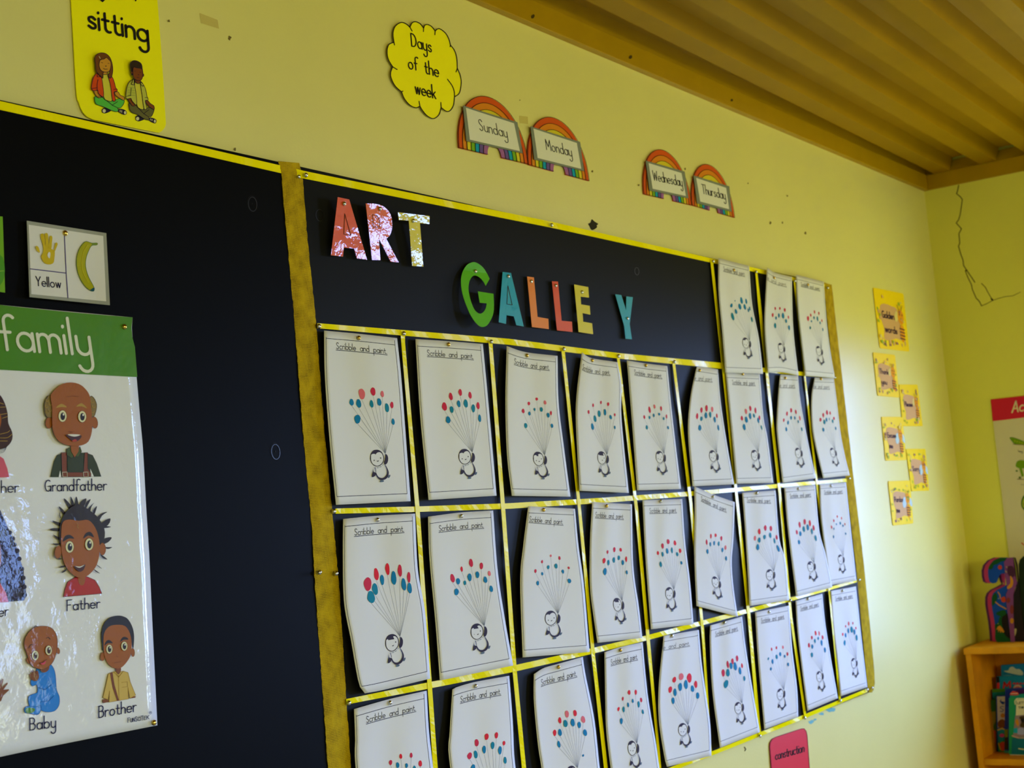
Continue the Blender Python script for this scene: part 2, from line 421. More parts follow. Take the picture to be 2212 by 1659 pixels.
# marks on the plaster
A = Art(wall_surf(-WALL_Y), .0003)
def blob(A, cx, cy, r, m, asp=1, n=11, rough=.4):
    A.fill(smooth_curve([(cx+r*asp*(1+random.uniform(-rough, rough))*math.cos(2*math.pi*k/n), cy+r*(1+random.uniform(-rough, rough))*math.sin(2*math.pi*k/n)) for k in range(n)], True, 3), m)
blob(A, 1280, 487, 10, ink('soot', 45, 42, 22), 1.05)
for (x, y, r) in ((496, 82, 4.5), (1690, 481, 2.5), (1664, 481, 3), (1740, 503, 3), (1123, 216, 1.5), (1280, 370, 3), (1480, 365, 2), (1616, 396, 1.6), (1701, 423, 1.8), (365, 45, 3), (508, 322, 3), (1380, 400, 2)):
    blob(A, x, y, r, ink('wall_spot', 118, 104, 52), .7)
A.build('wall_mark', wall_left)
A = Art(wall_surf(-WALL_Y), .0003)
Z = crop(1550, 1480, 5.53)
for (x, y, r) in ((1340, 298, 26), (1240, 345, 14), (1120, 440, 20), (1165, 410, 12), (1385, 290, 14)):
    p = Z([(x, y)])[0]; blob(A, p[0], p[1], r/5.53, ink('teal_smudge', 120, 182, 186), 1.9)
A.stroke(Z([(322, 740), (338, 765), (328, 785)]), 1.6, ink('soot', 45, 42, 22))
A.build('paint_smudge', wall_left)
A = Art(wall_surf(-WALL_Y), .0002)
A.fill([(431, 28), (470, 43), (473, 62), (434, 50)], ink('tape_stain', 205, 190, 112))
A.fill([(1122, 250), (1140, 252), (1141, 268), (1123, 266)], ink('tape_stain', 205, 190, 112))
A.build('tape_stain', wall_left)
A = Art(end_surf(-.0002), .0003)
Z = crop(2000, 380, 5.53); CR = ink('crack_line', 70, 62, 28)
for pts, wd in (([(392, 112), (380, 170), (367, 213), (408, 245), (435, 280), (425, 360), (408, 470), (390, 525), (363, 562), (425, 632), (395, 690), (405, 800), (390, 840), (415, 930), (445, 1010), (450, 1070), (490, 1130), (545, 1210), (585, 1270)], 1.9),
                ([(470, 1130), (500, 1210), (545, 1300), (553, 1350), (600, 1460), (640, 1500), (665, 1552)], 1.7),
                ([(665, 1552), (720, 1530), (800, 1487), (770, 1440), (735, 1380), (710, 1330), (665, 1285)], 1.3),
                ([(800, 1487), (885, 1458), (960, 1440), (1040, 1432), (1130, 1388)], 1.0)):
    A.stroke(Z(pts), wd, CR)
A.ellipse(*Z([(790, 1475)])[0], 4, 2, CR, 50); A.ellipse(*Z([(485, 1130)])[0], 2.4, 1.6, CR)
A.build('crack', wall_back)

# ================================================================== the black board
bl = thing('notice_board', (-2.6, 0, 1.54), 'large black notice board covering the long wall, edged in yellow tape', 'notice board')
zt = on_y(1191, 486, 0).z+.006; zb = on_y(1738, 1548, 0).z-.004
xr = on_y(1880, 1400, 0).x-.01
box('board_panel', (-5.9, 0, zb), (-3.46, WALL_Y-.0004, zt), board_left_mat, bl, .001)
box('board_panel', (-3.459, 0, zb), (xr, WALL_Y-.0004, zt), board_mat, bl, .001)
A = Art(wall_surf(0), .0002)
dk = mat('screw_recess', rgb(8, 8, 8), .35, .5); dl = mat('screw_recess_rim', rgb(18, 18, 18), .6, .1)
for (x, y, rx, ry) in ((545, 440, 10, 17), (595, 975, 10, 18), (690, 464, 9, 14), (1375, 585, 5, 9)):
    A = Art(wall_surf(0), .0002)
    A.stroke(ell(x, y, rx, ry, -6, 22), 1.6, dl, closed=True); A.stroke(ell(x+.8, y+1, rx*.9, ry*.9, -6, 22), 1.4, dk, closed=True)
    A.ellipse(x, y, 1.4, 2, dl); A.build('screw_cap', bl)

# ------------------------------------------------------------------ ribbons
def ribbon(pts, label, depth, vertical, group, wave=0.0, name='yellow_ribbon'):
    """pts: (x, y, width px); a thin woven tape with a slight ripple"""
    P = [Vector((p[0], p[1])) for p in pts]; W_ = [p[2] for p in pts]
    Q, WW = [], []
    for i in range(len(P)-1):
        n = max(2, int((P[i+1]-P[i]).length/9))
        for k in range(n): Q.append(P[i].lerp(P[i+1], k/n)); WW.append(W_[i]+(W_[i+1]-W_[i])*k/n)
    Q.append(P[-1]); WW.append(W_[-1])
    V, F = [], []
    ph = random.uniform(0, 6)
    for i, (p, wd) in enumerate(zip(Q, WW)):
        d = depth(i/(len(Q)-1)) if callable(depth) else depth
        tilt = wave*math.sin(i*.9+ph)*math.sin(i*.13+ph)
        n = Vector((1, 0)) if vertical else Vector((0, 1))
        a, b = p-n*wd/2, p+n*wd/2
        dj = d+.0006*math.sin(i*.35+ph)
        pa, pb = on_y(a.x, a.y, -(dj+tilt)), on_y(b.x, b.y, -(dj-tilt))
        V += [pa, pb, pb+Vector((0, .0007, 0)), pa+Vector((0, .0007, 0))]
    for i in range(len(Q)-1):
        o = 4*i
        for k in range(4): F.append((o+k, o+(k+1) % 4, o+4+(k+1) % 4, o+4+k))
    F += [(0, 1, 2, 3), (len(V)-4, len(V)-3, len(V)-2, len(V)-1)]
    o = new_mesh(name, V, F, ribbon_mat)
    recentre(o, V[0])
    return tag(o, label, 'ribbon', group)
HG, VG = 'level yellow ribbons on the board', 'hanging yellow ribbons between the sheets'
ribbon([(-260, 170, 19), (0, 227.5, 19), (300, 295, 17), (660, 378, 16.5), (1000, 447, 14), (1190, 485, 13), (1536, 562.5, 9.5), (1640, 585, 9), (1720, 604, 8), (1786, 619, 7)],
       'long yellow ribbon along the top edge of the black board', .0016, False, HG, .0008)
ribbon([(686, 703.5, 11), (872, 719, 12), (1100, 738.3, 13), (1340, 769, 12), (1557, 790, 13), (1566, 791, 12.5), (1660, 800, 9), (1721, 806, 9), (1800, 815, 4)],
       'yellow ribbon running level just below the letters GALLE Y', .003, False, HG, .0011)
ribbon([(718, 1104, 4), (727, 1104, 11.5), (900, 1100, 12), (1100, 1093, 12), (1300, 1081, 11.5), (1480, 1067.5, 10), (1600, 1057, 9), (1700, 1048, 8.5), (1829, 1037.3, 7.5)],
       'yellow ribbon crossing between the second and third lines of penguin sheets', lambda t: .003+.006*max(0, 1-abs(t-.755)/.05), False, HG, .0014)
ribbon([(748, 1516, 12), (926.7, 1480.6, 14), (1107.7, 1444.8, 14), (1280, 1406, 12.5), (1397.4, 1377.8, 11), (1560, 1334, 10), (1592.7, 1325.6, 10), (1707.5, 1294.8, 8), (1851, 1254.8, 6)],
       'yellow ribbon crossing above the lowest line of penguin sheets', .003, False, HG, .0014)
ribbon([(1400, 1681, 10), (1550, 1622.9, 9), (1640.4, 1586.7, 9), (1738, 1547.8, 9), (1815, 1515.3, 8), (1874, 1490.8, 8)],
       'yellow ribbon along the bottom edge of the black board', .002, False, HG, .0012)
vr = [
 ([(870, 713, 10), (871, 740, 8), (902.4, 1104, 9), (929.4, 1495, 9.5), (940.6, 1659, 10), (950, 1800, 10)], .0045, 'first from the burlap strip'),
 ([(1059.5, 737, 8), (1087.5, 1104, 8.5), (1112, 1450, 9), (1132, 1659, 9), (1144, 1790, 9)], .0045, 'second from the burlap strip'),
 ([(1216, 752, 7), (1252, 1100, 6.5), (1281, 1409, 7.5), (1309, 1659, 8), (1321, 1760, 8)], .0045, 'third from the burlap strip'),
 ([(1335, 767, 5.5), (1375, 1098, 6.5), (1402, 1400, 7), (1426, 1659, 5), (1433, 1690, 5)], .0045, 'fourth from the burlap strip'),
 ([(1455, 780, 5.5), (1492.7, 1088, 6.5), (1518, 1360, 6), (1534, 1600, 3.5), (1536.5, 1632, 4)], .0045, 'fifth from the burlap strip'),
 ([(1537.4, 563, 5.5), (1563, 797, 6), (1594, 1096, 6), (1619, 1340, 6.5), (1638, 1560, 7), (1642, 1588, 6)], .0045, 'nearest the letter Y'),
 ([(1633.5, 585, 4), (1640, 650, 6), (1657, 807, 6), (1685, 1069, 5.5), (1709, 1334, 5), (1740, 1550, 5)], .0045, 'second from the right end of the board'),
 ([(1716.5, 605, 4), (1726, 700, 3.5), (1740.5, 829, 3.5), (1764.7, 1042, 4.5), (1783, 1200, 3), (1791.5, 1277, 3.5), (1803, 1400, 2.2), (1815, 1516, 4)], lambda t: .0045+.012*max(0, min(1, (t-.72)*8))*max(0, min(1, (1-t)*10)), 'nearest the right end of the board'),
]
for pts, d, wh in vr:
    ribbon(pts, 'narrow yellow ribbon hanging between penguin sheets, '+wh, d, True, VG, .0006)

# ------------------------------------------------------------------ burlap bands
def band(Lp, Rp, depth, n, label, jag, name='burlap_strip'):
    def lerp(P, t):
        ys = [p[1] for p in P]; y = ys[0]+(ys[-1]-ys[0])*t
        for a, b in zip(P, P[1:]):
            if y <= b[1] or b is P[-1]:
                k = (y-a[1])/(b[1]-a[1]); return (a[0]+(b[0]-a[0])*k, y)
    V, F = [], []; m = 6
    for i in range(n+1):
        t = i/n; a, b = lerp(Lp, t), lerp(Rp, t)
        ja, jb = random.uniform(-jag, jag), random.uniform(-jag, jag)
        for k in range(m+1):
            s = k/m; x = a[0]+ja+(b[0]+jb-a[0]-ja)*s; y = a[1]+(b[1]-a[1])*s
            d = depth+.0015*math.sin(math.pi*s)+.0008*math.sin(t*23+s*4)
            V.append(on_y(x, y, -d))
    N = len(V); V += [v+Vector((0, .0009, 0)) for v in V]
    q = m+1
    for i in range(n):
        for k in range(m):
            f = (i*q+k, i*q+k+1, (i+1)*q+k+1, (i+1)*q+k); F += [f, tuple(N+j for j in reversed(f))]
        F += [(i*q, (i+1)*q, N+(i+1)*q, N+i*q), (i*q+m, N+i*q+m, N+(i+1)*q+m, (i+1)*q+m)]
    F += [tuple(range(q))+tuple(N+k for k in reversed(range(q)))]
    o = new_mesh(name, V, F, burlap_mat); recentre(o, V[0])
    return tag(o, label, 'fabric strip', 'yellow burlap strips')
bs = band([(601.5, 348), (608, 375), (617.3, 485), (635.7, 686), (657, 962), (674.6, 1145), (680.7, 1265), (696.3, 1484), (708.9, 1659), (718, 1790)],
     [(647, 352), (654.6, 385), (663, 503), (682.3, 690), (700.8, 930), (721.8, 1148), (734, 1281), (746.4, 1484), (758.3, 1659), (768, 1790)], .001, 190,
     'wide yellow burlap strip hanging left of the letters ART', .7)
A = Art(wall_surf(.003), .0003)
for pts in ([(645, 806), (637, 802), (633, 800)], [(681, 1238), (676, 1236), (672, 1231)], [(682, 1250), (680, 1258)]):
    A = Art(wall_surf(.003), .0003); A.stroke(smooth_curve(pts, n=4), .7, mat('loose_thread', rgb(208, 176, 30), .9, .1)); A.build('loose_thread', bs)
band([(1779, 610), (1797, 780), (1826.5, 1030), (1848.9, 1220), (1870, 1440), (1875, 1488), (1877, 1496)],
     [(1796.6, 615), (1815.4, 780), (1843.6, 1030), (1866.4, 1220), (1888, 1440), (1890, 1480), (1884, 1496)], .001, 90,
     'narrow yellow burlap strip down the right end of the black board', .25)

# ------------------------------------------------------------------ drawing pins
def tack_mesh(name, m):
    prof = [(0, -.0042), (.0016, -.0040), (.0030, -.0033), (.0039, -.0022), (.0043, -.0010), (.0044, 0), (.0006, 0), (.0004, .003)]
    V, F = [], []; n = 14
    for (r, h) in prof:
        for k in range(n): a = 2*math.pi*k/n; V.append((r*math.cos(a), h, r*math.sin(a)))
    for i in range(len(prof)-1):
        for k in range(n): F.append((i*n+k, i*n+(k+1) % n, (i+1)*n+(k+1) % n, (i+1)*n+k))
    F.append(tuple(range((len(prof)-1)*n, len(prof)*n)))
    return new_mesh(name, V, F, m, smooth=True)
_tm = {}
def tack(x, y, depth, gold, label, group, sc=1.0):
    key = 'brass_tack' if gold else 'silver_tack'
    if key not in _tm: _tm[key] = tack_mesh('thumb_tack', tack_gold if gold else tack_silver); o = _tm[key]
    else: o = _tm[key].copy(); C.objects.link(o)
    o.location = on_y(x, y, -depth); o.rotation_euler = (random.uniform(-.15, .15), random.uniform(0, 6), random.uniform(-.15, .15))
    o.scale = (sc, sc, sc)
    return tag(o, label, 'thumbtack', group)
TG = 'silver tacks holding the ribbons'
for (x, y, l) in [
 (660, 378, 'silver thumbtack on the top ribbon at the burlap strip'), (645, 381.5, 'small silver thumbtack half under the top ribbon, on the burlap strip'),
 (1191, 486, 'silver thumbtack midway along the top ribbon, left of the soot mark'), (1540, 564, 'silver thumbtack at the top of the ribbon nearest letter Y'),
 (1633, 587, 'silver thumbtack on the top ribbon between the first two sheets of the short line'), (1716.5, 606.5, 'silver thumbtack on the top ribbon between the last two sheets of the short line'),
 (1787.5, 621.5, 'silver thumbtack at the top right corner of the black board'),
 (688, 704.5, 'silver thumbtack at the left end of the ribbon under the letters'), (871.5, 720.5, 'silver thumbtack where the first hanging ribbon starts'),
 (1060.5, 738, 'silver thumbtack below the letter G, top of the second hanging ribbon'), (1217, 754, 'silver thumbtack below the two letters L, on the ribbon'),
 (1335.5, 769, 'silver thumbtack on the ribbon between letters E and Y'), (1456, 781.5, 'silver thumbtack on the ribbon just right of letter Y'),
 (1803, 815, 'silver thumbtack on the right burlap strip below the short line of sheets'),
 (720.5, 1104.5, 'silver thumbtack at the pinched left end of the second level ribbon'), (1834, 1033.5, 'silver thumbtack on the right burlap strip beside the second line of sheets'),
 (753, 1518.5, 'silver thumbtack at the left end of the lowest visible level ribbon'), (1707, 1297, 'silver thumbtack where two ribbons cross above the lowest line, near its right end'),
 (1855.5, 1253, 'silver thumbtack on the right burlap strip above the lowest line'),
 (689.5, 1236.5, 'left silver thumbtack of the pair on the wide burlap strip'), (725.5, 1238.5, 'right silver thumbtack of the pair on the wide burlap strip'),
 (1883.5, 1486, 'silver thumbtack at the rounded foot of the right burlap strip'), (1641, 1590, 'silver thumbtack on the bottom ribbon above the red card'),
 (1738, 1551, 'silver thumbtack on the bottom ribbon, third from its right end'), (1815, 1514, 'silver thumbtack on the bottom ribbon, second from its right end'),
 (1873, 1490, 'silver thumbtack at the right end of the bottom ribbon')]:
    tack(x, y, .0062, False, l, TG, .8 if x == 645 else 1)

# ================================================================== penguin sheets
C1, C2, C3 = crop(600, 680, 3.77), crop(680, 1080, 3.95), crop(680, 1400, 5.027)
C4, C5, C6 = crop(1060, 720, 4.365), crop(1340, 760, 4.879), crop(1640, 780, 5.531)
C0, C7, C8 = crop(1500, 540, 5.53), crop(1100, 1060, 4.609), crop(1480, 1030, 5.267)
CA, CB = crop(1100, 1330, 4.809), crop(1480, 1220, 4.879)
# each: key, crop, scale, top edge, right edge, bottom edge, left edge (image px), tack, anchor (crop px), red prints, blue prints, heading override
SH = []
def sheet(key, cr, s, top, right, bottom, left, pin, anchor, red, blue, head=None, extra=()):
    SH.append(dict(key=key, cr=cr, s=s, top=top, right=right, bottom=bottom, left=left, pin=pin, anchor=anchor, red=red, blue=blue, head=head, extra=extra))
sheet((0, 7), C0, 5.53, [(1551.9, 557.2), (1585, 566), (1618.4, 574.4)], [(1618.4, 574.4), (1624.8, 657.5), (1639.2, 729.9), (1648.3, 807.6)], [(1567.3, 805), (1648.3, 807.6)], [(1551.9, 557.2), (1552.4, 630.4), (1559.7, 711.8), (1567.3, 805)],
      (1585, 583.5), (660, 1080), [], [(443, 663, 17, 20), (485, 607, 6, 8), (563, 603, 15, 40), (619, 613, 11, 32), (543, 677, 17, 36), (602, 680, 15, 32), (498, 735, 14, 28), (645, 720, 8, 25), (661, 700, 8, 26), (459, 795, 16, 45), (687, 830, 10, 32)])
sheet((0, 8), C0, 5.53, [(1657.3, 578), (1675, 589), (1710.7, 598.2)], [(1710.7, 598.2), (1711.6, 666.6), (1715.2, 729.9), (1724.8, 811.2)], [(1659, 805), (1690, 804), (1724.8, 811.2)], [(1657.3, 578), (1652.8, 657.5), (1651.9, 711.8), (1659, 805)],
      (1672, 600), (1070, 1145), [(966, 698, 9, 19), (1021, 698, 9, 17), (1080, 717, 11, 22), (936, 778, 11, 24), (1124, 803, 8, 19)], [(975, 813, 10, 20), (1010, 783, 10, 28), (1060, 785, 14, 34), (1096, 848, 11, 25), (966, 903, 14, 30), (1132, 928, 11, 28)], [(835, 335), (1100, 435)])
sheet((0, 9), C0, 5.53, [(1719.7, 593.3), (1779.4, 608.4)], [(1779.4, 608.4), (1785.7, 693.7), (1794.8, 766), (1803.8, 816.7)], [(1739.6, 811.2), (1803.8, 816.7)], [(1719.7, 593.3), (1724.2, 675.6), (1739.6, 811.2)],
      (1745, 615), (1520, 1180), [(1390, 778, 8, 20), (1435, 740, 8, 20), (1487, 757, 7, 20), (1358, 818, 13, 28), (1524, 845, 6, 18)], [(1398, 852, 8, 12), (1430, 810, 8, 18), (1471, 822, 9, 28), (1503, 870, 7, 17), (1384, 930, 9, 17), (1534, 950, 6, 20)])
sheet((1, 1), C1, 3.77, [(700.3, 714), (780, 721.5), (857.8, 730.4)], [(857.8, 730.4), (868, 830), (887, 1082.7)], [(726, 1090.6), (887, 1082.7)], [(700.3, 714), (702, 812.6), (712, 950), (726, 1090.6)],
      (774.5, 730), (877, 1130), [(685, 645, 25, 46), (777, 625, 20, 32), (852, 645, 13, 25), (930, 735, 13, 26)], [(602, 712, 18, 26), (660, 722, 20, 34), (765, 725, 15, 30), (827, 710, 17, 32), (890, 757, 16, 38), (940, 870, 13, 26), (650, 850, 25, 36)])
sheet((1, 2), C1, 3.77, [(897.6, 732.3), (970, 737), (1043, 743)], [(1043, 743), (1055, 870), (1072.7, 1070.7)], [(926, 1080), (1072.7, 1070.7)], [(897.6, 732.3), (908, 900), (926, 1080)],
      (968.5, 744), (1585, 1120), [(1358, 747, 20, 33), (1410, 665, 15, 30), (1487, 632, 14, 27), (1567, 655, 13, 27), (1632, 740, 13, 28)], [(1417, 772, 15, 29), (1475, 725, 14, 27), (1532, 722, 17, 32), (1593, 762, 15, 32), (1645, 843, 12, 30), (1388, 855, 19, 28)])
sheet((1, 3), C4, 4.365, [(1094.8, 747.5), (1135, 760.5), (1204.3, 768.8)], [(1204.3, 768.8), (1206.6, 869), (1218, 965), (1232.3, 1072.8)], [(1105.8, 1071), (1232.3, 1072.8)], [(1094.8, 747.5), (1092, 869), (1095.5, 983.5), (1105.8, 1071)],
      (1138, 768), (510, 1150), [(307, 732, 13, 21), (360, 662, 12, 18), (434, 620, 12, 15), (513, 652, 12, 20), (569, 752, 9, 20)], [(331, 870, 15, 25), (366, 756, 12, 18), (414, 718, 9, 15), (478, 718, 14, 23), (543, 772, 14, 22), (578, 872, 12, 21)])
sheet((1, 4), C4, 4.365, [(1257, 761.2), (1278, 773.5), (1333.8, 782.3)], [(1333.8, 782.3), (1342, 830), (1342, 892), (1347.5, 960.5), (1358.3, 1064.8)], [(1252, 1060), (1358.3, 1064.8)], [(1257, 761.2), (1246, 850), (1244.4, 914.7), (1252, 1060)],
      (1279, 778.5), (1097, 1145), [(924, 742, 9, 18), (966, 678, 8, 17), (1040, 652, 8, 15), (1108, 668, 10, 18), (1171, 768, 7, 14)], [(960, 880, 13, 32), (984, 805, 13, 32), (1023, 758, 14, 33), (1078, 744, 12, 32), (1132, 790, 12, 20), (1171, 887, 8, 15)], [(865, 335), (1125, 390)])
sheet((1, 5), C5, 4.879, [(1354.3, 778.4), (1395, 785), (1441.5, 790.7)], [(1441.5, 790.7), (1450.7, 883), (1458.9, 954.7), (1471.2, 1056.2)], [(1376.5, 1059.2), (1471.2, 1056.2)], [(1354.3, 778.4), (1365.6, 913.7), (1376.5, 1059.2)],
      (1395, 789.5), (463, 1075), [(253, 687, 10, 20), (309, 610, 12, 33), (361, 577, 10, 23), (431, 598, 9, 25), (488, 681, 7, 22)], [(280, 796, 12, 22), (308, 692, 10, 18), (353, 670, 9, 19), (410, 657, 10, 15), (458, 704, 9, 16), (504, 798, 9, 18)])
sheet((1, 6), C5, 4.879, [(1506, 790.5), (1528, 794), (1550.7, 798)], [(1550.7, 798), (1557.3, 872.7), (1571.6, 965), (1586, 1046)], [(1496.2, 1050.6), (1586, 1046)], [(1506, 790.5), (1498.8, 819.4), (1490.6, 866.6), (1486.5, 934.2), (1496.2, 1050.6)],
      (1511, 800), (1018, 1065), [(810, 678, 13, 30), (856, 614, 12, 29), (910, 595, 12, 34), (969, 606, 12, 28), (1019, 674, 8, 22)], [(838, 800, 17, 30), (855, 705, 13, 24), (903, 670, 14, 31), (949, 663, 11, 31), (996, 715, 11, 31), (1034, 800, 9, 31)], [(655, 275), (970, 312)])
sheet((1, 7), C5, 4.879, [(1567.9, 805), (1641.3, 808.2)], [(1641.3, 808.2), (1649.5, 903.5), (1657.7, 944.5), (1670.4, 1042.8)], [(1591, 1044.9), (1670.4, 1042.8)], [(1567.9, 805), (1577.8, 903.5), (1591, 1044.9)],
      (1604, 808), (1455, 1060), [(1282, 700, 12, 24), (1325, 628, 12, 29), (1371, 597, 11, 30), (1425, 618, 10, 31), (1467, 695, 9, 25)], [(1307, 793, 15, 33), (1329, 715, 15, 33), (1369, 677, 13, 31), (1409, 672, 10, 23), (1455, 722, 10, 28), (1489, 798, 7, 24)])
sheet((1, 8), C6, 5.531, [(1686, 809), (1724, 811.6)], [(1724, 811.6), (1728.6, 861.4), (1741.2, 933.7), (1762, 1033)], [(1690.6, 1043), (1762, 1033)], [(1686, 809), (1682.5, 834.2), (1678, 906.6), (1679, 942.7), (1690.6, 1043)],
      (1696, 816.5), (500, 1060), [(294, 706, 10, 22), (333, 628, 11, 25), (382, 588, 12, 29), (439, 606, 9, 26), (487, 682, 9, 30)], [(324, 813, 11, 26), (345, 735, 11, 23), (382, 678, 10, 24), (427, 678, 8, 20), (467, 723, 7, 18), (510, 814, 8, 24)], [(160, 290), (430, 315)])
sheet((1, 9), C6, 5.531, [(1760.2, 815.3), (1801, 817)], [(1801, 817), (1808, 870.4), (1815.4, 933.7), (1824, 980), (1835.6, 1026.8)], [(1778.3, 1033), (1835.6, 1026.8)], [(1760.2, 815.3), (1753.5, 852.3), (1753, 897.5), (1758.4, 948), (1778.3, 1033)],
      (1773, 818.5), (908, 1060), [(733, 700, 13, 23), (767, 645, 11, 25), (811, 614, 12, 28), (847, 620, 9, 21), (893, 685, 9, 20)], [(767, 820, 12, 26), (780, 727, 13, 27), (805, 700, 10, 25), (838, 692, 5, 17), (878, 718, 10, 23), (914, 803, 8, 22)], [(632, 318), (843, 330)])
sheet((2, 1), C2, 3.95, [(741.5, 1121), (815, 1114), (896.5, 1109.4)], [(896.5, 1109.4), (902.8, 1231.9), (918, 1320.5), (929.4, 1466)], [(788.4, 1497.7), (829.4, 1490), (929.4, 1466)], [(741.5, 1121), (740.8, 1193.9), (743.3, 1300.3), (758.5, 1383.8), (775, 1475), (788.4, 1497.7)],
      (815, 1123), (728, 1165), [(452, 718, 33, 58), (525, 633, 20, 55), (621, 590, 18, 50), (727, 603, 18, 50), (803, 660, 14, 45)], [(481, 828, 32, 52), (515, 760, 24, 50), (575, 682, 17, 45), (674, 665, 22, 60), (760, 720, 20, 52), (810, 752, 19, 45)])
sheet((2, 2), C2, 3.95, [(924.8, 1116), (995, 1107), (1065.3, 1102.8)], [(1065.3, 1102.8), (1075, 1232), (1090, 1333), (1108.6, 1437.5)], [(950.4, 1469.9), (1108.6, 1437.5)], [(924.8, 1116), (928, 1206.6), (940.8, 1345.8), (950.4, 1469.9)],
      (996, 1115), (1447, 1075), [(1176, 668, 18, 38), (1254, 590, 10, 22), (1334, 537, 17, 34), (1422, 563, 14, 30), (1490, 627, 12, 22)], [(1209, 784, 20, 30), (1223, 694, 17, 29), (1281, 707, 12, 20), (1322, 660, 18, 33), (1388, 638, 16, 30), (1456, 680, 16, 28), (1506, 758, 15, 28)])
sheet((2, 3), C7, 4.609, [(1141.2, 1093.6), (1242.1, 1099)], [(1242.1, 1099), (1249.7, 1179.3), (1261.6, 1266), (1273.6, 1408.2)], [(1129.3, 1420.2), (1273.6, 1408.2)], [(1141.2, 1093.6), (1130.4, 1179.3), (1123.9, 1255.3), (1129.3, 1420.2)],
      (1174, 1101.5), (487, 1225), [(262, 800, 11, 19), (328, 707, 9, 16), (414, 648, 9, 14), (501, 670, 10, 20), (593, 768, 10, 12)], [(285, 920, 14, 22), (329, 827, 11, 17), (389, 762, 13, 20), (467, 750, 16, 24), (535, 805, 13, 19), (599, 898, 18, 24)], [(198, 308), (535, 334)])
sheet((2, 4), C7, 4.609, [(1279.7, 1084.3), (1365.1, 1089.3)], [(1365.1, 1089.3), (1368, 1222.7), (1379.9, 1309.5), (1387.5, 1377.9)], [(1290.9, 1388.7), (1387.5, 1377.9)], [(1279.7, 1084.3), (1274.7, 1168.5), (1274.7, 1266), (1282.3, 1331.2), (1290.9, 1388.7)],
      (1310, 1093), (1125, 1095), [(945, 697, 15, 28), (980, 610, 9, 18), (1047, 587, 12, 26), (1110, 588, 12, 19), (1166, 682, 9, 27)], [(954, 805, 18, 34), (988, 716, 11, 29), (1042, 690, 13, 27), (1091, 668, 12, 25), (1131, 715, 13, 27), (1171, 812, 9, 20)], [(857, 262), (1138, 280)])
sheet((2, 5), C7, 4.609, [(1388.1, 1080.6), (1473.6, 1078)], [(1473.6, 1078), (1479.7, 1168.5), (1490.5, 1255.3), (1498.1, 1348.6)], [(1406.4, 1359.4), (1498.1, 1348.6)], [(1388.1, 1080.6), (1395, 1211.9), (1406.4, 1359.4)],
      (1427, 1083), (1640, 985), [(1482, 620, 11, 20), (1528, 550, 12, 26), (1583, 507, 14, 26), (1650, 520, 13, 26), (1702, 598, 12, 24)], [(1509, 733, 12, 27), (1528, 633, 10, 26), (1573, 600, 12, 29), (1621, 593, 10, 29), (1673, 632, 12, 22), (1715, 718, 10, 18)])
sheet((2, 6), C8, 5.267, [(1499.9, 1050.5), (1540, 1068), (1587.3, 1084.7)], [(1587.3, 1084.7), (1584.4, 1162.9), (1580.6, 1216), (1585.4, 1276.8), (1593.9, 1331.9)], [(1504.7, 1309), (1593.9, 1331.9)], [(1499.9, 1050.5), (1500.9, 1115.4), (1499.9, 1200.9), (1504.7, 1309)],
      (1540, 1073.5), (392, 1180), [(246, 743, 10, 30), (294, 675, 9, 28), (347, 665, 12, 22), (413, 700, 11, 26), (460, 805, 11, 27)], [(255, 850, 12, 27), (288, 768, 9, 26), (331, 755, 10, 27), (383, 760, 11, 27), (425, 832, 12, 26), (467, 928, 11, 26)], [(182, 268), (470, 398)])
sheet((2, 7), C8, 5.267, [(1603.4, 1064.2), (1675.2, 1059.4)], [(1675.2, 1059.4), (1683.2, 1162.9), (1696.4, 1210.4), (1704.4, 1296.8)], [(1619.5, 1309), (1704.4, 1296.8)], [(1603.4, 1064.2), (1611, 1163), (1619.5, 1309)],
      (1635, 1065), (1010, 1075), [(796, 698, 14, 26), (845, 622, 15, 32), (913, 583, 15, 32), (976, 588, 14, 32), (1041, 688, 11, 28)], [(827, 800, 19, 32), (844, 720, 17, 28), (904, 685, 15, 26), (969, 665, 14, 30), (1017, 728, 10, 33), (1059, 815, 14, 43)], [(705, 285), (975, 295)])
sheet((2, 8), C8, 5.267, [(1694.2, 1052.8), (1761, 1048)], [(1761, 1048), (1769.5, 1143.9), (1781.9, 1191.4), (1791.4, 1235), (1798, 1268.3)], [(1720.2, 1289.2), (1798, 1268.3)], [(1694.2, 1052.8), (1702.1, 1143.9), (1720.2, 1289.2)],
      (1724, 1056), (1468, 980), [(1271, 630, 11, 28), (1304, 545, 12, 34), (1361, 512, 13, 34), (1420, 528, 11, 38), (1463, 580, 11, 33)], [(1296, 743, 13, 27), (1311, 647, 14, 30), (1351, 595, 14, 33), (1396, 575, 13, 37), (1443, 620, 10, 36), (1486, 697, 12, 34)])
sheet((2, 9), C8, 5.267, [(1770.5, 1046.1), (1827.4, 1042.3)], [(1827.4, 1042.3), (1837, 1134.4), (1849.9, 1254)], [(1793.3, 1264.5), (1849.9, 1254)], [(1770.5, 1046.1), (1774.3, 1125), (1793.3, 1264.5)],
      (1795, 1049.5), (1800, 905), [(1667, 572, 7, 20), (1692, 499, 7, 18), (1731, 452, 6, 15), (1779, 471, 6, 16), (1818, 538, 5, 15)], [(1689, 682, 7, 17), (1693, 590, 6, 14), (1721, 539, 6, 13), (1765, 528, 9, 18), (1796, 557, 7, 15), (1827, 647, 7, 15)])
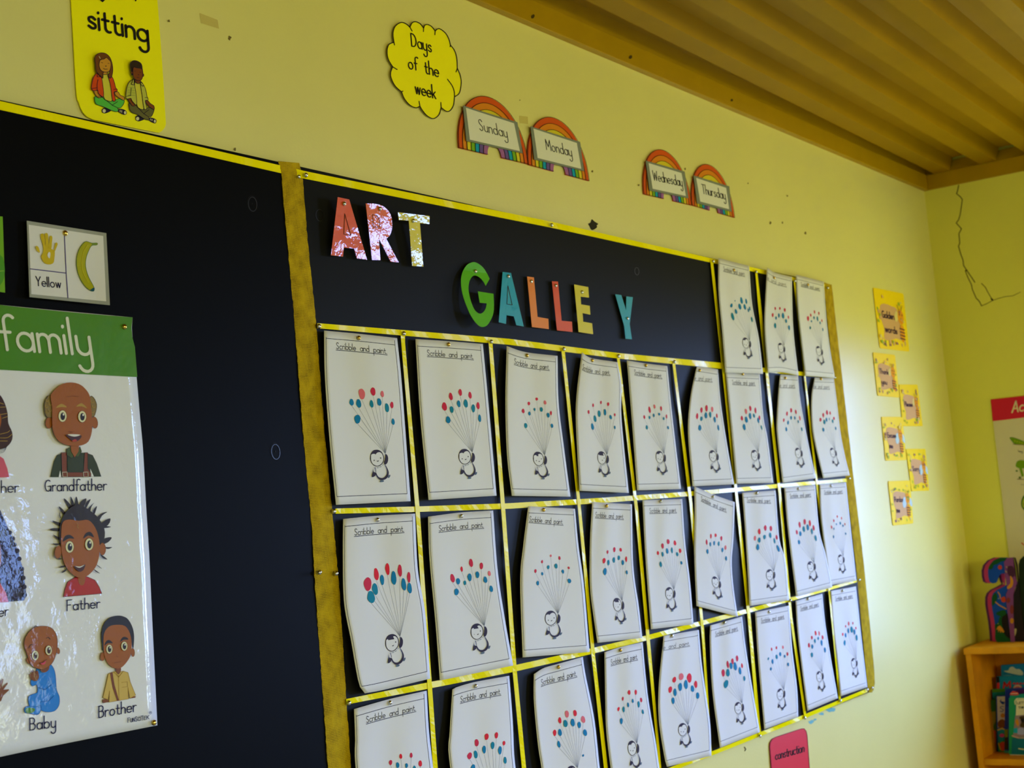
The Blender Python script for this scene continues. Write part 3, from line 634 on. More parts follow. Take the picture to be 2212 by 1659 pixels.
sheet((3, 1), C3, 5.027, [(765.1, 1531.7), (842, 1510), (921.7, 1491.9)], [(921.7, 1491.9), (926.7, 1579), (935.6, 1659), (957, 1848)], [(795, 1905), (957, 1848)], [(765.1, 1531.7), (767.5, 1599), (768.5, 1659), (795, 1905)],
      (842, 1518), (1010, 1880), [(824, 1243, 18, 28), (935, 1175, 15, 27), (1048, 1163, 14, 28), (1147, 1253, 19, 33), (730, 1340, 18, 28)], [(900, 1270, 18, 33), (997, 1275, 15, 27), (1083, 1300, 15, 25), (820, 1370, 18, 32), (1150, 1400, 16, 30), (760, 1470, 18, 30)])
sheet((3, 2), C3, 5.027, [(977.4, 1489.5), (988, 1484), (1027, 1473), (1100.1, 1459.7)], [(1100.1, 1459.7), (1107.7, 1559), (1113.7, 1659), (1140, 1805)], [(1000, 1850), (1140, 1805)], [(977.4, 1489.5), (971, 1590), (970.4, 1638.7), (1000, 1850)],
      (1027, 1482), (1990, 1720), [(1682, 1170, 27, 35), (1758, 1028, 22, 42), (1866, 962, 22, 37), (1973, 947, 18, 34), (2055, 1032, 14, 26)], [(1748, 1155, 20, 47), (1840, 1102, 20, 42), (1932, 1057, 20, 40), (2012, 1110, 20, 44), (2068, 1218, 17, 38), (1720, 1300, 25, 35)])
sheet((3, 3), CA, 4.809, [(1153.4, 1456.2), (1175, 1443), (1206, 1434), (1259.1, 1419)], [(1259.1, 1419), (1264.3, 1454.8), (1284, 1554.6), (1295.5, 1659), (1310, 1770)], [(1186, 1800), (1310, 1770)], [(1153.4, 1456.2), (1153.6, 1517), (1162.4, 1610.7), (1169.7, 1659), (1186, 1800)],
      (1206, 1441), (710, 1582), [(473, 1217, 18, 34), (527, 1087, 17, 32), (600, 1022, 20, 40), (684, 1012, 18, 36), (769, 1078, 22, 36)], [(516, 1335, 16, 36), (528, 1213, 20, 37), (585, 1120, 22, 40), (661, 1110, 22, 40), (728, 1135, 18, 34), (789, 1215, 21, 34)], None, [(769, 1452, 9, 13)])
sheet((3, 4), CA, 4.809, [(1305.9, 1409), (1340, 1398), (1388, 1387.2)], [(1388, 1387.2), (1399.4, 1502.6), (1416, 1600), (1424.4, 1659), (1434, 1712)], [(1330, 1728), (1434, 1712)], [(1305.9, 1409), (1307.9, 1517), (1310, 1579.5), (1319.4, 1659), (1330, 1728)],
      (1340, 1404.5), (1328, 1325), [(1136, 970, 13, 21), (1181, 863, 10, 20), (1247, 797, 14, 24), (1315, 795, 12, 28), (1371, 875, 11, 26)], [(1165, 1095, 15, 34), (1189, 973, 12, 30), (1236, 926, 10, 26), (1284, 884, 10, 21), (1345, 920, 12, 36), (1389, 998, 11, 24)])
sheet((3, 5), CA, 4.809, [(1433.7, 1374), (1465, 1368), (1509.6, 1360.6)], [(1509.6, 1360.6), (1515.9, 1434), (1526.3, 1506.8), (1534.6, 1569), (1536.7, 1632.6)], [(1441, 1656.5), (1536.7, 1632.6)], [(1433.7, 1374), (1423.4, 1479.7), (1423.4, 1554.6), (1434.8, 1631.5), (1441, 1656.5)],
      (1451, 1374), (1858, 1135), [(1673, 768, 20, 34), (1716, 665, 20, 28), (1787, 633, 24, 38), (1872, 647, 25, 48), (1939, 713, 17, 37)], [(1703, 883, 16, 37), (1723, 795, 17, 40), (1777, 740, 20, 42), (1837, 715, 20, 46), (1904, 758, 18, 36), (1958, 830, 17, 37)], [(1535, 352), (1875, 308)])
sheet((3, 6), CB, 4.879, [(1534.3, 1351.2), (1603, 1331.7)], [(1603, 1331.7), (1610.2, 1394.2), (1623.5, 1476.2), (1641.3, 1581.3)], [(1555.4, 1615.3), (1641.3, 1581.3)], [(1534.3, 1351.2), (1533.7, 1394.2), (1539.4, 1496.7), (1555.4, 1615.3)],
      (1565, 1345), (602, 1460), [(402, 1140, 17, 42), (451, 1050, 12, 38), (500, 1018, 13, 33), (548, 987, 13, 34), (600, 1063, 9, 27)], [(432, 1257, 27, 40), (452, 1138, 20, 40), (485, 1065, 14, 38), (529, 1070, 17, 46), (579, 1117, 14, 41), (624, 1198, 11, 30)])
sheet((3, 7), CB, 4.879, [(1631.3, 1322.5), (1704.4, 1308.1)], [(1704.4, 1308.1), (1711.6, 1404.5), (1721.8, 1486.4), (1724.5, 1548.4)], [(1651.3, 1575.5), (1724.5, 1548.4)], [(1631.3, 1322.5), (1637.8, 1425), (1651.3, 1575.5)],
      (1661, 1322), (1042, 1320), [(912, 890, 7, 18), (963, 874, 9, 16), (1031, 869, 9, 18), (1079, 940, 9, 22)], [(877, 990, 9, 13), (922, 1020, 11, 26), (965, 970, 12, 25), (1003, 942, 12, 22), (1050, 964, 9, 17), (1087, 1050, 10, 20), (905, 1097, 9, 17)])
sheet((3, 8), CB, 4.879, [(1718.8, 1297.9), (1776.2, 1282.5)], [(1776.2, 1282.5), (1782.3, 1343), (1793.6, 1414.7), (1810, 1508)], [(1744.4, 1535.6), (1810, 1508)], [(1718.8, 1297.9), (1722.9, 1363.5), (1733, 1450), (1744.4, 1535.6)],
      (1745, 1294), (1445, 1135), [(1307, 848, 11, 25), (1336, 768, 9, 22), (1376, 720, 9, 28), (1413, 723, 8, 27), (1449, 765, 10, 25)], [(1337, 950, 12, 27), (1341, 862, 11, 25), (1369, 803, 9, 23), (1403, 776, 8, 19), (1439, 823, 11, 32), (1474, 898, 10, 30)])
sheet((3, 9), CB, 4.879, [(1794.6, 1276.4), (1848.9, 1266.7)], [(1848.9, 1266.7), (1859.2, 1363.5), (1873.5, 1484.4)], [(1816, 1503.9), (1873.5, 1484.4)], [(1794.6, 1276.4), (1798.7, 1343), (1808, 1425), (1816, 1503.9)],
      (1820, 1276), (1805, 1000), [(1661, 733, 8, 18), (1692, 648, 6, 13), (1725, 620, 9, 22), (1768, 615, 6, 14), (1800, 667, 6, 14)], [(1681, 823, 12, 28), (1692, 742, 9, 24), (1721, 695, 9, 28), (1756, 683, 13, 35), (1785, 708, 10, 31), (1808, 768, 10, 35)])

class Edge:
    def __init__(s, pts):
        s.p = smooth_curve(pts, n=8) if len(pts) > 2 else [tuple(pts[0]), tuple(pts[1])]
        s.l = [0]
        for a, b in zip(s.p, s.p[1:]): s.l.append(s.l[-1]+math.hypot(b[0]-a[0], b[1]-a[1]))
    def at(s, t):
        d = min(max(t, 0), 1)*s.l[-1]
        for i in range(len(s.p)-1):
            if d <= s.l[i+1] or i == len(s.p)-2:
                k = (d-s.l[i])/max(1e-9, s.l[i+1]-s.l[i]); k = min(max(k, 0), 1)
                return Vector((s.p[i][0]+(s.p[i+1][0]-s.p[i][0])*k, s.p[i][1]+(s.p[i+1][1]-s.p[i][1])*k))
class Paper:
    """a hanging A4 sheet; u runs right 0..210 mm, v runs down 0..297 mm"""
    def __init__(s, top, right, bottom, left, seed, base=.0052, amp=.0020, lift=.007):
        s.T, s.R, s.B, s.L = Edge(top), Edge(right), Edge(bottom), Edge(left)
        r = random.Random(seed)
        s.ph = [r.uniform(0, 6.3) for _ in range(5)]; s.base, s.amp = base, amp
        s.lb, s.rb = r.uniform(.2, 1)*lift, r.uniform(.2, 1)*lift
        s.k = r.uniform(2.2, 3.4)
    def px(s, a, b):
        T, B, L, R = s.T.at(a), s.B.at(a), s.L.at(b), s.R.at(b)
        c00, c10, c01, c11 = s.T.at(0), s.T.at(1), s.B.at(0), s.B.at(1)
        return T*(1-b)+B*b+L*(1-a)+R*a-(c00*(1-a)*(1-b)+c10*a*(1-b)+c01*(1-a)*b+c11*a*b)
    def depth(s, a, b):
        rip = math.sin(a*6.28*s.k*.5+s.ph[0]+.9*math.sin(b*2.2+s.ph[1]))*(.35+.65*math.exp(-((b-.35)/.3)**2))
        fan = math.sin((a-.4)/(b+.35)*4.5+s.ph[2])*math.exp(-b*2.5)
        return s.base+s.amp*(1+rip)+.5*s.amp*fan+(s.lb*(1-a)**2+s.rb*a*a)*b*b+.0015*math.sin(math.pi*b)
    def at(s, u, v, l=0):
        a, b = u/210, v/297
        p = s.px(a, b); return on_y(p.x, p.y, -(s.depth(min(max(a, 0), 1), min(max(b, 0), 1))+l))
    def inv(s, x, y):
        a = b = .5; t = Vector((x, y))
        for _ in range(25):
            p = s.px(a, b); e = t-p
            if e.length < .02: break
            h = .01
            da = (s.px(min(a+h, 1.), b)-s.px(min(a+h, 1.)-h, b))/h; db = (s.px(a, min(b+h, 1.))-s.px(a, min(b+h, 1.)-h))/h
            det = da.x*db.y-da.y*db.x
            a += (e.x*db.y-e.y*db.x)/det; b += (da.x*e.y-da.y*e.x)/det
            a = min(max(a, -.6), 1.6); b = min(max(b, -.4), 1.4)
        # linear continuation outside the sheet
        return a*210, b*297
    def mesh(s, name, m, parent, nu=16, nv=22):
        V, F = [], []
        for j in range(nv+1):
            for i in range(nu+1): V.append(s.at(210*i/nu, 297*j/nv))
        N = len(V); V += [p+Vector((0, .0004, 0)) for p in V]; q = nu+1
        for j in range(nv):
            for i in range(nu):
                f = (j*q+i, (j+1)*q+i, (j+1)*q+i+1, j*q+i+1); F += [f, tuple(N+k for k in reversed(f))]
        ring = list(range(q))+[j*q+nu for j in range(1, nv+1)]+[nv*q+i for i in range(nu-1, -1, -1)]+[j*q for j in range(nv-1, 0, -1)]
        for a, b in zip(ring, ring[1:]+ring[:1]): F.append((a, b, N+b, N+a))
        return new_mesh(name, V, F, m, parent=parent, smooth=True)
INK = ink('pen_line', 44, 42, 62); GREYLINE = ink('string_line', 122, 126, 134)
REDP = [ink('red_fingerprint', 206, 40, 66), ink('bright_red_fingerprint', 222, 34, 44), ink('faded_red_fingerprint', 226, 108, 116)]
BLUP = [ink('blue_fingerprint', 10, 122, 172), ink('teal_fingerprint', 14, 128, 156)]
PENG = ink('penguin_black', 56, 48, 66); PFOOT = ink('penguin_foot', 92, 110, 130)
# the printed penguin, traced once and reused on every sheet (offsets in mm from the hand that holds the strings)
PZ = crop(810, 1360, 16.59)
ref = next(d for d in SH if d['key'] == (2, 1))
_ref = Paper(ref['top'], ref['right'], ref['bottom'], ref['left'], 1)
_a = _ref.inv(*PZ([(888, 312)])[0])
def pm(pts):
    o = []
    for p in PZ(pts):
        u, v = _ref.inv(*p); o.append((u-_a[0], v-_a[1]))
    return o
P_head = pm(smooth_curve([(605, 222), (480, 262), (395, 370), (358, 520), (372, 660), (430, 770), (520, 838), (610, 848), (710, 805), (800, 700), (845, 560), (838, 430), (770, 295), (690, 240)], True, 3))
P_face = pm(smooth_curve([(390, 460), (388, 560), (405, 680), (470, 780), (560, 822), (640, 815), (730, 750), (795, 650), (818, 540), (805, 430), (760, 340), (690, 298), (610, 325), (560, 380)], False, 3)+[(545, 425)]+smooth_curve([(530, 400), (480, 398), (430, 415), (400, 440)], False, 3))
P_eyes = [pm(ell(503, 640, 20, 24, 0, 8)), pm(ell(730, 510, 20, 26, 0, 8))]
P_beak = pm([(598, 640), (640, 625), (672, 605), (655, 650), (630, 664), (608, 655)])
P_wing = pm(smooth_curve([(895, 325), (960, 370), (992, 480), (975, 620), (920, 710), (870, 712), (855, 620), (878, 560), (895, 430)], True, 3))
P_body = pm(smooth_curve([(880, 700), (935, 780), (1000, 900), (1028, 1010), (1005, 1150), (930, 1260), (820, 1318), (730, 1318), (640, 1245), (590, 1170), (590, 1080), (640, 1180), (700, 1235), (790, 1245), (880, 1205), (950, 1110), (975, 1000), (955, 890), (905, 775)], True, 2))
P_side = pm([(548, 900), (570, 980), (582, 1060)])
P_arm = pm(smooth_curve([(482, 945), (476, 1100), (455, 1255), (490, 1270), (550, 1220), (590, 1150), (590, 1085), (545, 1080), (500, 1060)], True, 2))
P_feet = [pm([(985, 1170), (1040, 1080), (1080, 1065), (1085, 1110), (1055, 1180), (1010, 1205)]), pm([(740, 1360), (800, 1312), (875, 1320), (865, 1370), (810, 1398), (745, 1395)])]
P_scarf = [pm([(605, 895), (665, 880)]), pm([(705, 855), (760, 820)]), pm([(800, 770), (830, 725)])]

ROWN = {0: 'the short top line of three', 1: 'the line just under the big letters', 2: 'the middle line of nine', 3: 'the lowest line'}
NTH = ['', 'first', 'second', 'third', 'fourth', 'fifth', 'sixth', 'seventh', 'eighth', 'last']
SPECIAL = {
 (0, 7): 'penguin sheet with only blue balloons, first of the short top line',
 (0, 8): 'penguin sheet in the middle of the short top line, right of the all-blue one',
 (0, 9): 'penguin sheet at the top right corner of the black board',
 (1, 1): 'penguin sheet below the letters ART, beside the burlap strip',
 (2, 1): 'penguin sheet with the biggest smeared red balloons and curled lower left corner',
 (2, 6): 'crooked penguin sheet hanging askew, its top corner tucked behind a yellow ribbon',
 (1, 6): 'penguin sheet just right below letter Y, its curled corner hiding half the heading',
 (3, 3): 'penguin sheet with a stray blue paint spot beside the strings, lowest line',
 (3, 5): 'penguin sheet with large balloons and folded left edge, at the bottom above the white wall',
 (3, 9): 'penguin sheet in the bottom right corner of the black board',
 (3, 1): 'penguin sheet cut by the bottom of the picture beside the wide burlap strip',
}
GRP = 'penguin balloon sheets on the black board'
for d in SH:
    r, c = d['key']
    tall = {(0, 7): .003, (0, 8): .003}.get(d['key'], 0)
    base = .0068+tall
    if d['key'] == (2, 6): base = .0055
    pp = Paper(d['top'], d['right'], d['bottom'], d['left'], r*10+c, base=base)
    lab = SPECIAL.get((r, c)) or '%s penguin sheet from the burlap strip in %s' % (NTH[c], ROWN[r])
    t = thing('painted_sheet', on_y(*d['pin'], -base), 'white '+lab if 'white wall' not in lab else lab, 'drawing', GRP)
    pp.mesh('sheet', paper_mat, t)
    keep = lambda u, v: -.2 <= u <= 210.2 and -.2 <= v <= 297.2
    A = Art(pp.at, .0003, .00003, maxseg=12, keep=keep)
    A.stroke([(5, 11), (5, 283), (202, 283), (202, 5)], 1.0, INK)
    A.stroke([(5, 13), (202, 13)], 1.0, INK, newlayer=False)
    A.build('ruled_border', t)
    A = Art(pp.at, .0003, .00003, maxseg=8, keep=keep)
    if d['head']:
        q = [pp.inv(*x) for x in d['cr'](d['head'])]
        h0, h1 = q
        if h0[0] < 0: h0 = (max(h0[0], -70), h0[1])
    else: h0, h1 = (34, 29.5), (176, 30.5)
    e = Vector(h1)-Vector(h0); wob = random.Random(r*31+c)
    A.text('Scribble and paint.', h0, h1, (0, -5.6), 1.15, INK, gap=.3, space=1.5)
    A.stroke([(h0[0]-1, h0[1]+2), (h1[0]+1, h1[1]+2.2)], 1.1, INK)
    A.build('heading', t)
    an = pp.inv(*d['cr']([d['anchor']])[0])
    A = Art(pp.at, .0003, .00002, maxseg=12, keep=keep)
    bal = [(b, 0) for b in d['red']]+[(b, 1) for b in d['blue']]
    for (b, k) in bal:
        u, v = pp.inv(*d['cr']([(b[0], b[1]+b[3])])[0])
        A.stroke([(u, v), an], .45, GREYLINE, newlayer=False, cap=False)
    A.build('balloon_strings', t)
    A = Art(pp.at, .00045, .00003, keep=keep)
    for (b, k) in bal:
        cx, cy = pp.inv(*d['cr']([(b[0], b[1])])[0])
        ex, _ = pp.inv(*d['cr']([(b[0]+b[2], b[1])])[0]); _, ey = pp.inv(*d['cr']([(b[0], b[1]+b[3])])[0])
        rx, ry = abs(ex-cx), abs(ey-cy)
        m = (REDP[1] if r >= 2 and wob.random() < .4 else (REDP[2] if wob.random() < .12 else REDP[0])) if k == 0 else BLUP[0 if wob.random() < .6 else 1]
        tilt = math.degrees(math.atan2(an[0]-cx, an[1]-cy))*-.45+wob.uniform(-6, 6)
        pts = ell(cx, cy, rx, ry, tilt, 18); wq = wob.uniform(0, 6)
        pts = [((p[0]-cx)*(1+.08*math.sin(3*i*.35+wq))+cx, (p[1]-cy)*(1+.06*math.sin(2*i*.35+wq))+cy) for i, p in enumerate(pts)]
        A.fill(pts, m)
    A.build('balloon_fingerprints', t)
    for b in d['extra']:
        A = Art(pp.at, .0006, .00005); q = [pp.inv(*x) for x in d['cr'](ell(b[0], b[1], b[2], b[3], 20, 12))]
        A.fill(q, BLUP[0]).build('paint_spot', t)
    A = Art(pp.at, .0004, .00014, maxseg=10)
    sh = lambda P: [(an[0]+p[0], an[1]+p[1]) for p in P]
    A.fill(sh(P_head), PENG).fill(sh(P_face), paper_mat)
    for e in P_eyes: A.fill(sh(e), PENG)
    A.fill(sh(P_beak), PENG).fill(sh(P_wing), PENG).fill(sh(P_body), PENG).fill(sh(P_arm), PENG)
    for e in P_feet: A.fill(sh(e), PFOOT)
    A.stroke(sh(P_side), 1.4, PENG)
    for e in P_scarf: A.stroke(sh(e), .9, PFOOT)
    A.build('penguin_print', t)
    gold = r < 2 or c in (3, 4)
    short = 'the '+lab.split(', ')[0] if (r, c) in SPECIAL else 'the %s sheet in %s' % (NTH[c], ROWN[r])
    short = ' '.join(short.split()[:11])
    u, v = pp.inv(*d['pin'])
    tack(d['pin'][0], d['pin'][1], pp.depth(u/210, v/297)+.0012, gold, ('brass' if gold else 'silver')+' thumbtack on '+short.replace('penguin sheet', 'sheet'), 'tacks holding the penguin sheets', .95)

# ================================================================== the big letters
Q1, Q2 = crop(660, 400, 5.185), crop(960, 540, 4.809)
EDGE = ink('letter_outline', 60, 34, 20)
def letter(ch, cr, outline, colour, label, pin, tilt, tri=None, dark=True, curl=0.0):
    pts = cr(outline)
    p0 = on_y(*pin, -.006)
    def dep(x, y):
        q = on_y(x, y, -.006); dz = q.z-p0.z; dxx = q.x-p0.x
        return .021+tilt*dz+curl*dz*dz if tilt > 0 else .006+max(0, -dz)*abs(tilt)
    surf = lambda x, y, l: on_y(x, y, -(max(.0022, dep(x, y))+l))
    m = letterlam('laminated_'+colour[0], *colour[1])
    t = thing('cutout_letter', p0, label, 'letter', 'cut-out letters of the gallery heading')
    F = [surf(x, y, 0) for x, y in pts]
    slab('letter_card', F, (0, .0006, 0), m, t)
    if tri:
        A = Art(surf, .0004); A.stroke(cr(tri), 1.1, EDGE, closed=True); A.build('cut_line', t)
    tack(pin[0], pin[1], dep(*pin)+.0006, False, 'silver thumbtack through the '+label.split(', ')[0], 'tacks through the cut-out letters', .9)
ORG, ORL, YEL, GRN, BLU = ('orange_red', (226, 80, 22)), ('orange', (236, 134, 22)), ('yellow', (222, 206, 26)), ('green', (84, 184, 14)), ('turquoise', (10, 158, 196))
letter('A', Q1, [(362, 133), (490, 160), (690, 835), (575, 820), (545, 710), (430, 700), (420, 800), (285, 785)], ORG, 'glossy orange-red letter A, first letter of ART', (743, 440), .10, [(440, 320), (508, 560), (430, 548)])
letter('R', Q1, smooth_curve([(675, 205), (760, 205)], n=1)+smooth_curve([(760, 205), (860, 230), (930, 290), (965, 370), (970, 480), (945, 560), (905, 600)], n=3)+[(1045, 865), (955, 858), (822, 600), (840, 840), (745, 838)], ('red_orange', (230, 98, 24)), 'shiny orange letter R, glaring white with reflected light', (820, 451), .138, [(750, 330), (800, 335), (830, 400), (832, 470), (760, 470)], curl=.17)
letter('T', Q1, [(1035, 303), (1390, 345), (1388, 437), (1282, 425), (1320, 912), (1195, 905), (1158, 398), (1045, 390)], YEL, 'shiny yellow letter T, last letter of ART', (892, 477), .130, curl=.40)
letter('G', Q2, smooth_curve([(470, 298), (430, 372)], n=1)+smooth_curve([(430, 372), (400, 320), (350, 275), (300, 268), (262, 320), (250, 400), (262, 480), (285, 560), (320, 630), (370, 662), (410, 640), (432, 600)], n=3)+[(440, 555), (368, 548), (348, 430), (510, 455)]+smooth_curve([(515, 560), (510, 650), (480, 730), (440, 785), (390, 800), (340, 770), (280, 690), (230, 580), (190, 460), (172, 340), (185, 240), (230, 160), (290, 128), (340, 135), (400, 180), (440, 240), (470, 298)], n=3)[:-1], GRN, 'big bright green letter G', (1026.5, 586), -.16)
letter('A', Q2, [(605, 228), (692, 238), (825, 795), (748, 780), (722, 690), (645, 678), (640, 768), (565, 750)], BLU, 'turquoise letter A next to the green G', (1097.5, 597), -.03, [(660, 372), (705, 572), (650, 562)])
letter('L', Q2, [(860, 275), (930, 285), (968, 695), (1080, 715), (1085, 822), (910, 800)], ORL, 'orange letter L beside the turquoise A', (1147, 608), -.03)
letter('L', Q2, [(1118, 325), (1180, 328), (1218, 735), (1325, 745), (1332, 852), (1170, 835)], ORG, 'orange-red letter L beside the yellow E', (1200, 617), -.03)
letter('E', Q2, [(1348, 358), (1495, 385), (1502, 495), (1415, 485), (1420, 565), (1510, 580), (1516, 672), (1435, 655), (1442, 745), (1535, 762), (1545, 875), (1395, 852)], YEL, 'yellow letter E after the two L letters', (1256.5, 631), -.03)
letter('Y', Q2, [(1775, 460), (1838, 468), (1887, 625), (1890, 482), (1958, 490), (1925, 770), (1948, 928), (1882, 922), (1868, 790)], BLU, 'turquoise letter Y standing apart at the end of the heading', (1355, 688), -.03)

# ================================================================== cloud and rainbows above the board
BLK = ink('black_print', 34, 30, 26)
D_W = -WALL_Y
cz = crop(800, 20, 4.148)
lobes = [[(212, 295), (203, 220), (222, 155), (275, 118), (322, 132), (355, 160)], [(355, 160), (375, 122), (405, 112), (445, 128), (478, 168)], [(478, 168), (490, 142), (515, 137), (550, 155), (582, 195)],
 [(582, 195), (600, 178), (625, 176), (675, 215), (705, 270), (718, 320)], [(718, 320), (755, 370), (775, 440), (780, 530)], [(780, 530), (805, 590), (815, 660), (798, 750), (755, 785)],
 [(755, 785), (745, 860), (715, 908), (680, 914), (635, 880)], [(635, 880), (615, 945), (565, 980), (510, 955), (470, 910), (445, 870)], [(445, 870), (405, 883), (350, 855), (305, 800), (280, 740)],
 [(280, 740), (225, 690), (190, 625), (182, 570), (200, 515)], [(200, 515), (162, 450), (150, 380), (165, 318), (212, 295)]]
tails = [[(355, 160), (375, 195)], [(478, 168), (476, 200)], [(582, 195), (579, 228)], [(718, 320), (715, 336)], [(780, 530), (768, 562)], [(755, 785), (752, 735), (732, 682), (692, 627)], [(635, 880), (632, 835)], [(445, 870), (438, 825)], [(280, 740), (292, 733)], [(200, 515), (240, 540)], [(212, 295), (217, 320)]]
ol = []
for l in lobes: ol += smooth_curve(l, n=4)[:-1]
ol = cz(ol)
t = thing('cloud_sign', on_y(916, 150, WALL_Y-.004), 'yellow cloud-shaped card reading Days of the week', 'sign')
sf = wall_surf(D_W+.004)
slab('cloud_card', [sf(x, y, 0) for x, y in ol], (0, .0012, 0), matte('yellow_card', 255, 246, 0), t)
A = Art(sf); A.stroke(ol, 2.0, BLK, closed=True)
for l in tails: A.stroke(cz(smooth_curve(l, n=4) if len(l) > 2 else l), 1.9, BLK, newlayer=False)
A.build('outline', t)
A = Art(sf)
A.text('Days', *cz([(372, 330), (550, 385)]), (-1.2, -14.5), 2.5, BLK)
A.text('of', *cz([(345, 532), (425, 548)]), (-1.2, -14.5), 2.5, BLK)
A.text('the', *cz([(492, 572), (615, 608)]), (-1.2, -14.5), 2.5, BLK)
A.text('week', *cz([(408, 755), (588, 802)]), (-1.2, -14.5), 2.5, BLK)
A.build('lettering', t)

BANDS = [matte('rainbow_red', 216, 86, 14), matte('rainbow_orange', 224, 134, 20), matte('rainbow_yellow', 222, 204, 40), matte('rainbow_green', 122, 178, 24), matte('rainbow_blue', 10, 158, 206), matte('rainbow_indigo', 106, 82, 160), matte('rainbow_violet', 162, 98, 166)]
GREYB = matte('grey_label_border', 128, 134, 124); LABW = matte('label_white', 226, 226, 216)
def rainbow(word, BL, BR, top, lab, txt, label):
    b0, b1, tp = (on_y(*p, 0) for p in (BL, BR, top))
    ex = b1-b0; wd = ex.length; ex = ex/wd
    ez = Vector((0, -1, 0)).cross(ex)*-1
    if ez.z < 0: ez = -ez
    H = (tp-b0).dot(ez)
    yb = WALL_Y-.003
    def P(u, v, l):
        q = b0+ex*(u*wd)+ez*(v*H); return Vector((q.x*1.0, yb-l, q.z))
    # b0 lies on y=0; keep it true to the plaster plane by re-reading the corner there
    c0, c1 = on_y(*BL, yb), on_y(*BR, yb)
    b0 = c0; ex = (c1-c0); wd = ex.length; ex = ex/wd; H = (on_y(*top, yb)-c0).dot(ez)
    t = thing('rainbow_label', P(.5, .5, 0), label, 'label', 'weekday rainbows above the board')
    def arch(k):           # half ellipse k bands in from the outside
        s = 1-k*.114; return [(.5-.5*s*math.cos(math.pi*i/28), max(0, (1-k*.112))*math.sin(math.pi*i/28)**.92) for i in range(29)]
    outer = arch(0); inner = [(p[0], p[1]) for p in reversed(arch(7))]
    inner = [(.6, 0), (.61, .12), (.55, .2), (.45, .2), (.39, .12), (.40, 0)]
    slab('rainbow_card', [P(u, v, 0) for u, v in outer+inner], (0, .0012, 0), BANDS[0], t)
    A = Art(P, .0004)
    for k in range(7):
        o_, i_ = arch(k), (arch(k+1) if k < 6 else [(.5-.1*math.cos(math.pi*i/28), .2*math.sin(math.pi*i/28)) for i in range(29)])
        A.layer = k
        n = 29; A._add(o_+i_, [(i, i+1, n+i+1, n+i) for i in range(28)], BANDS[k])
    A.layer = 9
    for k in range(7): A.stroke(arch(k), .008, BLK, newlayer=False)
    A.stroke([(0, .006), (.40, .006)], .008, BLK, newlayer=False); A.stroke([(.60, .006), (1, .006)], .008, BLK, newlayer=False)
    A.build('colour_bands', t)
    sf = wall_surf(D_W+.0075)
    q = [Vector(p) for p in lab]; c = sum(q, Vector((0, 0)))/4
    lbl = slab('name_label', [sf(p.x, p.y, 0) for p in q], (0, .0012, 0), GREYB, t)
    A = Art(sf)
    A.fill([p+(c-p).normalized()*7.6 for p in q], LABW)
    A.text(word, txt[0], txt[1], txt[2], 1.6, BLK)
    A.build('weekday_name', lbl)
R1, R2 = crop(800, 20, 4.148), crop(1250, 280, 4.148)
rainbow('Sunday', (990.5, 319.7), (1140, 355), (1043.5, 206.8), R1([(832, 862), (1318, 1012), (1365, 1290), (862, 1180)]), [*R1([(980, 1083), (1230, 1150)]), (-2.0, -12.5)], 'rainbow card reading Sunday beside the yellow cloud')
rainbow('Monday', (1140.4, 356.3), (1271.8, 391.3), (1183.3, 251), R1([(1437, 1048), (1880, 1188), (1915, 1450), (1470, 1345)]), [*R1([(1580, 1258), (1808, 1318)]), (-2.0, -12)], 'rainbow card reading Monday')
rainbow('Wednesday', (1390.5, 419.8), (1493.5, 444), (1427.2, 323.4), R2([(603, 278), (950, 375), (985, 615), (635, 545)]), [*R2([(672, 452), (932, 508)]), (-1.6, -11)], 'rainbow card reading Wednesday')
rainbow('Thursday', (1494.7, 444), (1586.3, 470.5), (1526, 354.7), R2([(1030, 410), (1350, 508), (1372, 735), (1062, 660)]), [*R2([(1112, 572), (1318, 625)]), (-1.6, -10.5)], 'rainbow card reading Thursday')

# ================================================================== yellow sitting card
sz = crop(0, 0, 3.16)
NAVY = ink('dark_blue_print', 30, 26, 60)
yc = [(141, -150), (153.5, 0), (164.6, 190), (171, 221.5), (180.4, 243.7), (196, 256), (221.5, 262.7), (332, 284.8), (345, 285.5), (353.5, 279), (358, 269), (357.6, 253), (349.7, 126.6), (340, 0), (331, -110)]
t = thing('rules_card', on_y(250, 100, WALL_Y-.004), 'yellow rounded card reading sitting, with two cross-legged children', 'card')
def yd(x, y): return .003+.002*max(0, (y-140)/140)**2*max(0, (330-x)/170)
sf = lambda x, y, l: on_y(x, y, WALL_Y-yd(x, y)-l)
rows = 14
def card_grid(left, right, n, m=6):
    V, F = [], []
    for i in range(n+1):
        a, b = left(i/n), right(i/n)
        for k in range(m+1): V.append(sf(a[0]+(b[0]-a[0])*k/m, a[1]+(b[1]-a[1])*k/m, 0))
    for i in range(n):
        for k in range(m): F.append((i*(m+1)+k, (i+1)*(m+1)+k, (i+1)*(m+1)+k+1, i*(m+1)+k+1))
    return V, F
YCARD = mat('yellow_laminated_card', rgb(255, 248, 0), .4, .2, coat=.15, bump=LAM)
slab('card', [sf(x, y, 0) for x, y in smooth_curve(yc, True, 4)], (0, .0014, 0), YCARD, t)
A = Art(sf, .0006)
A.text('sitting', *sz([(604, 186), (1012, 288)]), (-1.8, -24.5), 5.6, BLK, gap=.3)
A.stroke(sz([(682, -10), (700, 8), (718, -10)]), 4, BLK); A.stroke(sz([(932, -10), (926, 4)]), 3.2, BLK)
A.build('lettering', t)
kz = crop(160, 90, 8.295)
OUT = ink('drawing_outline', 42, 30, 48)
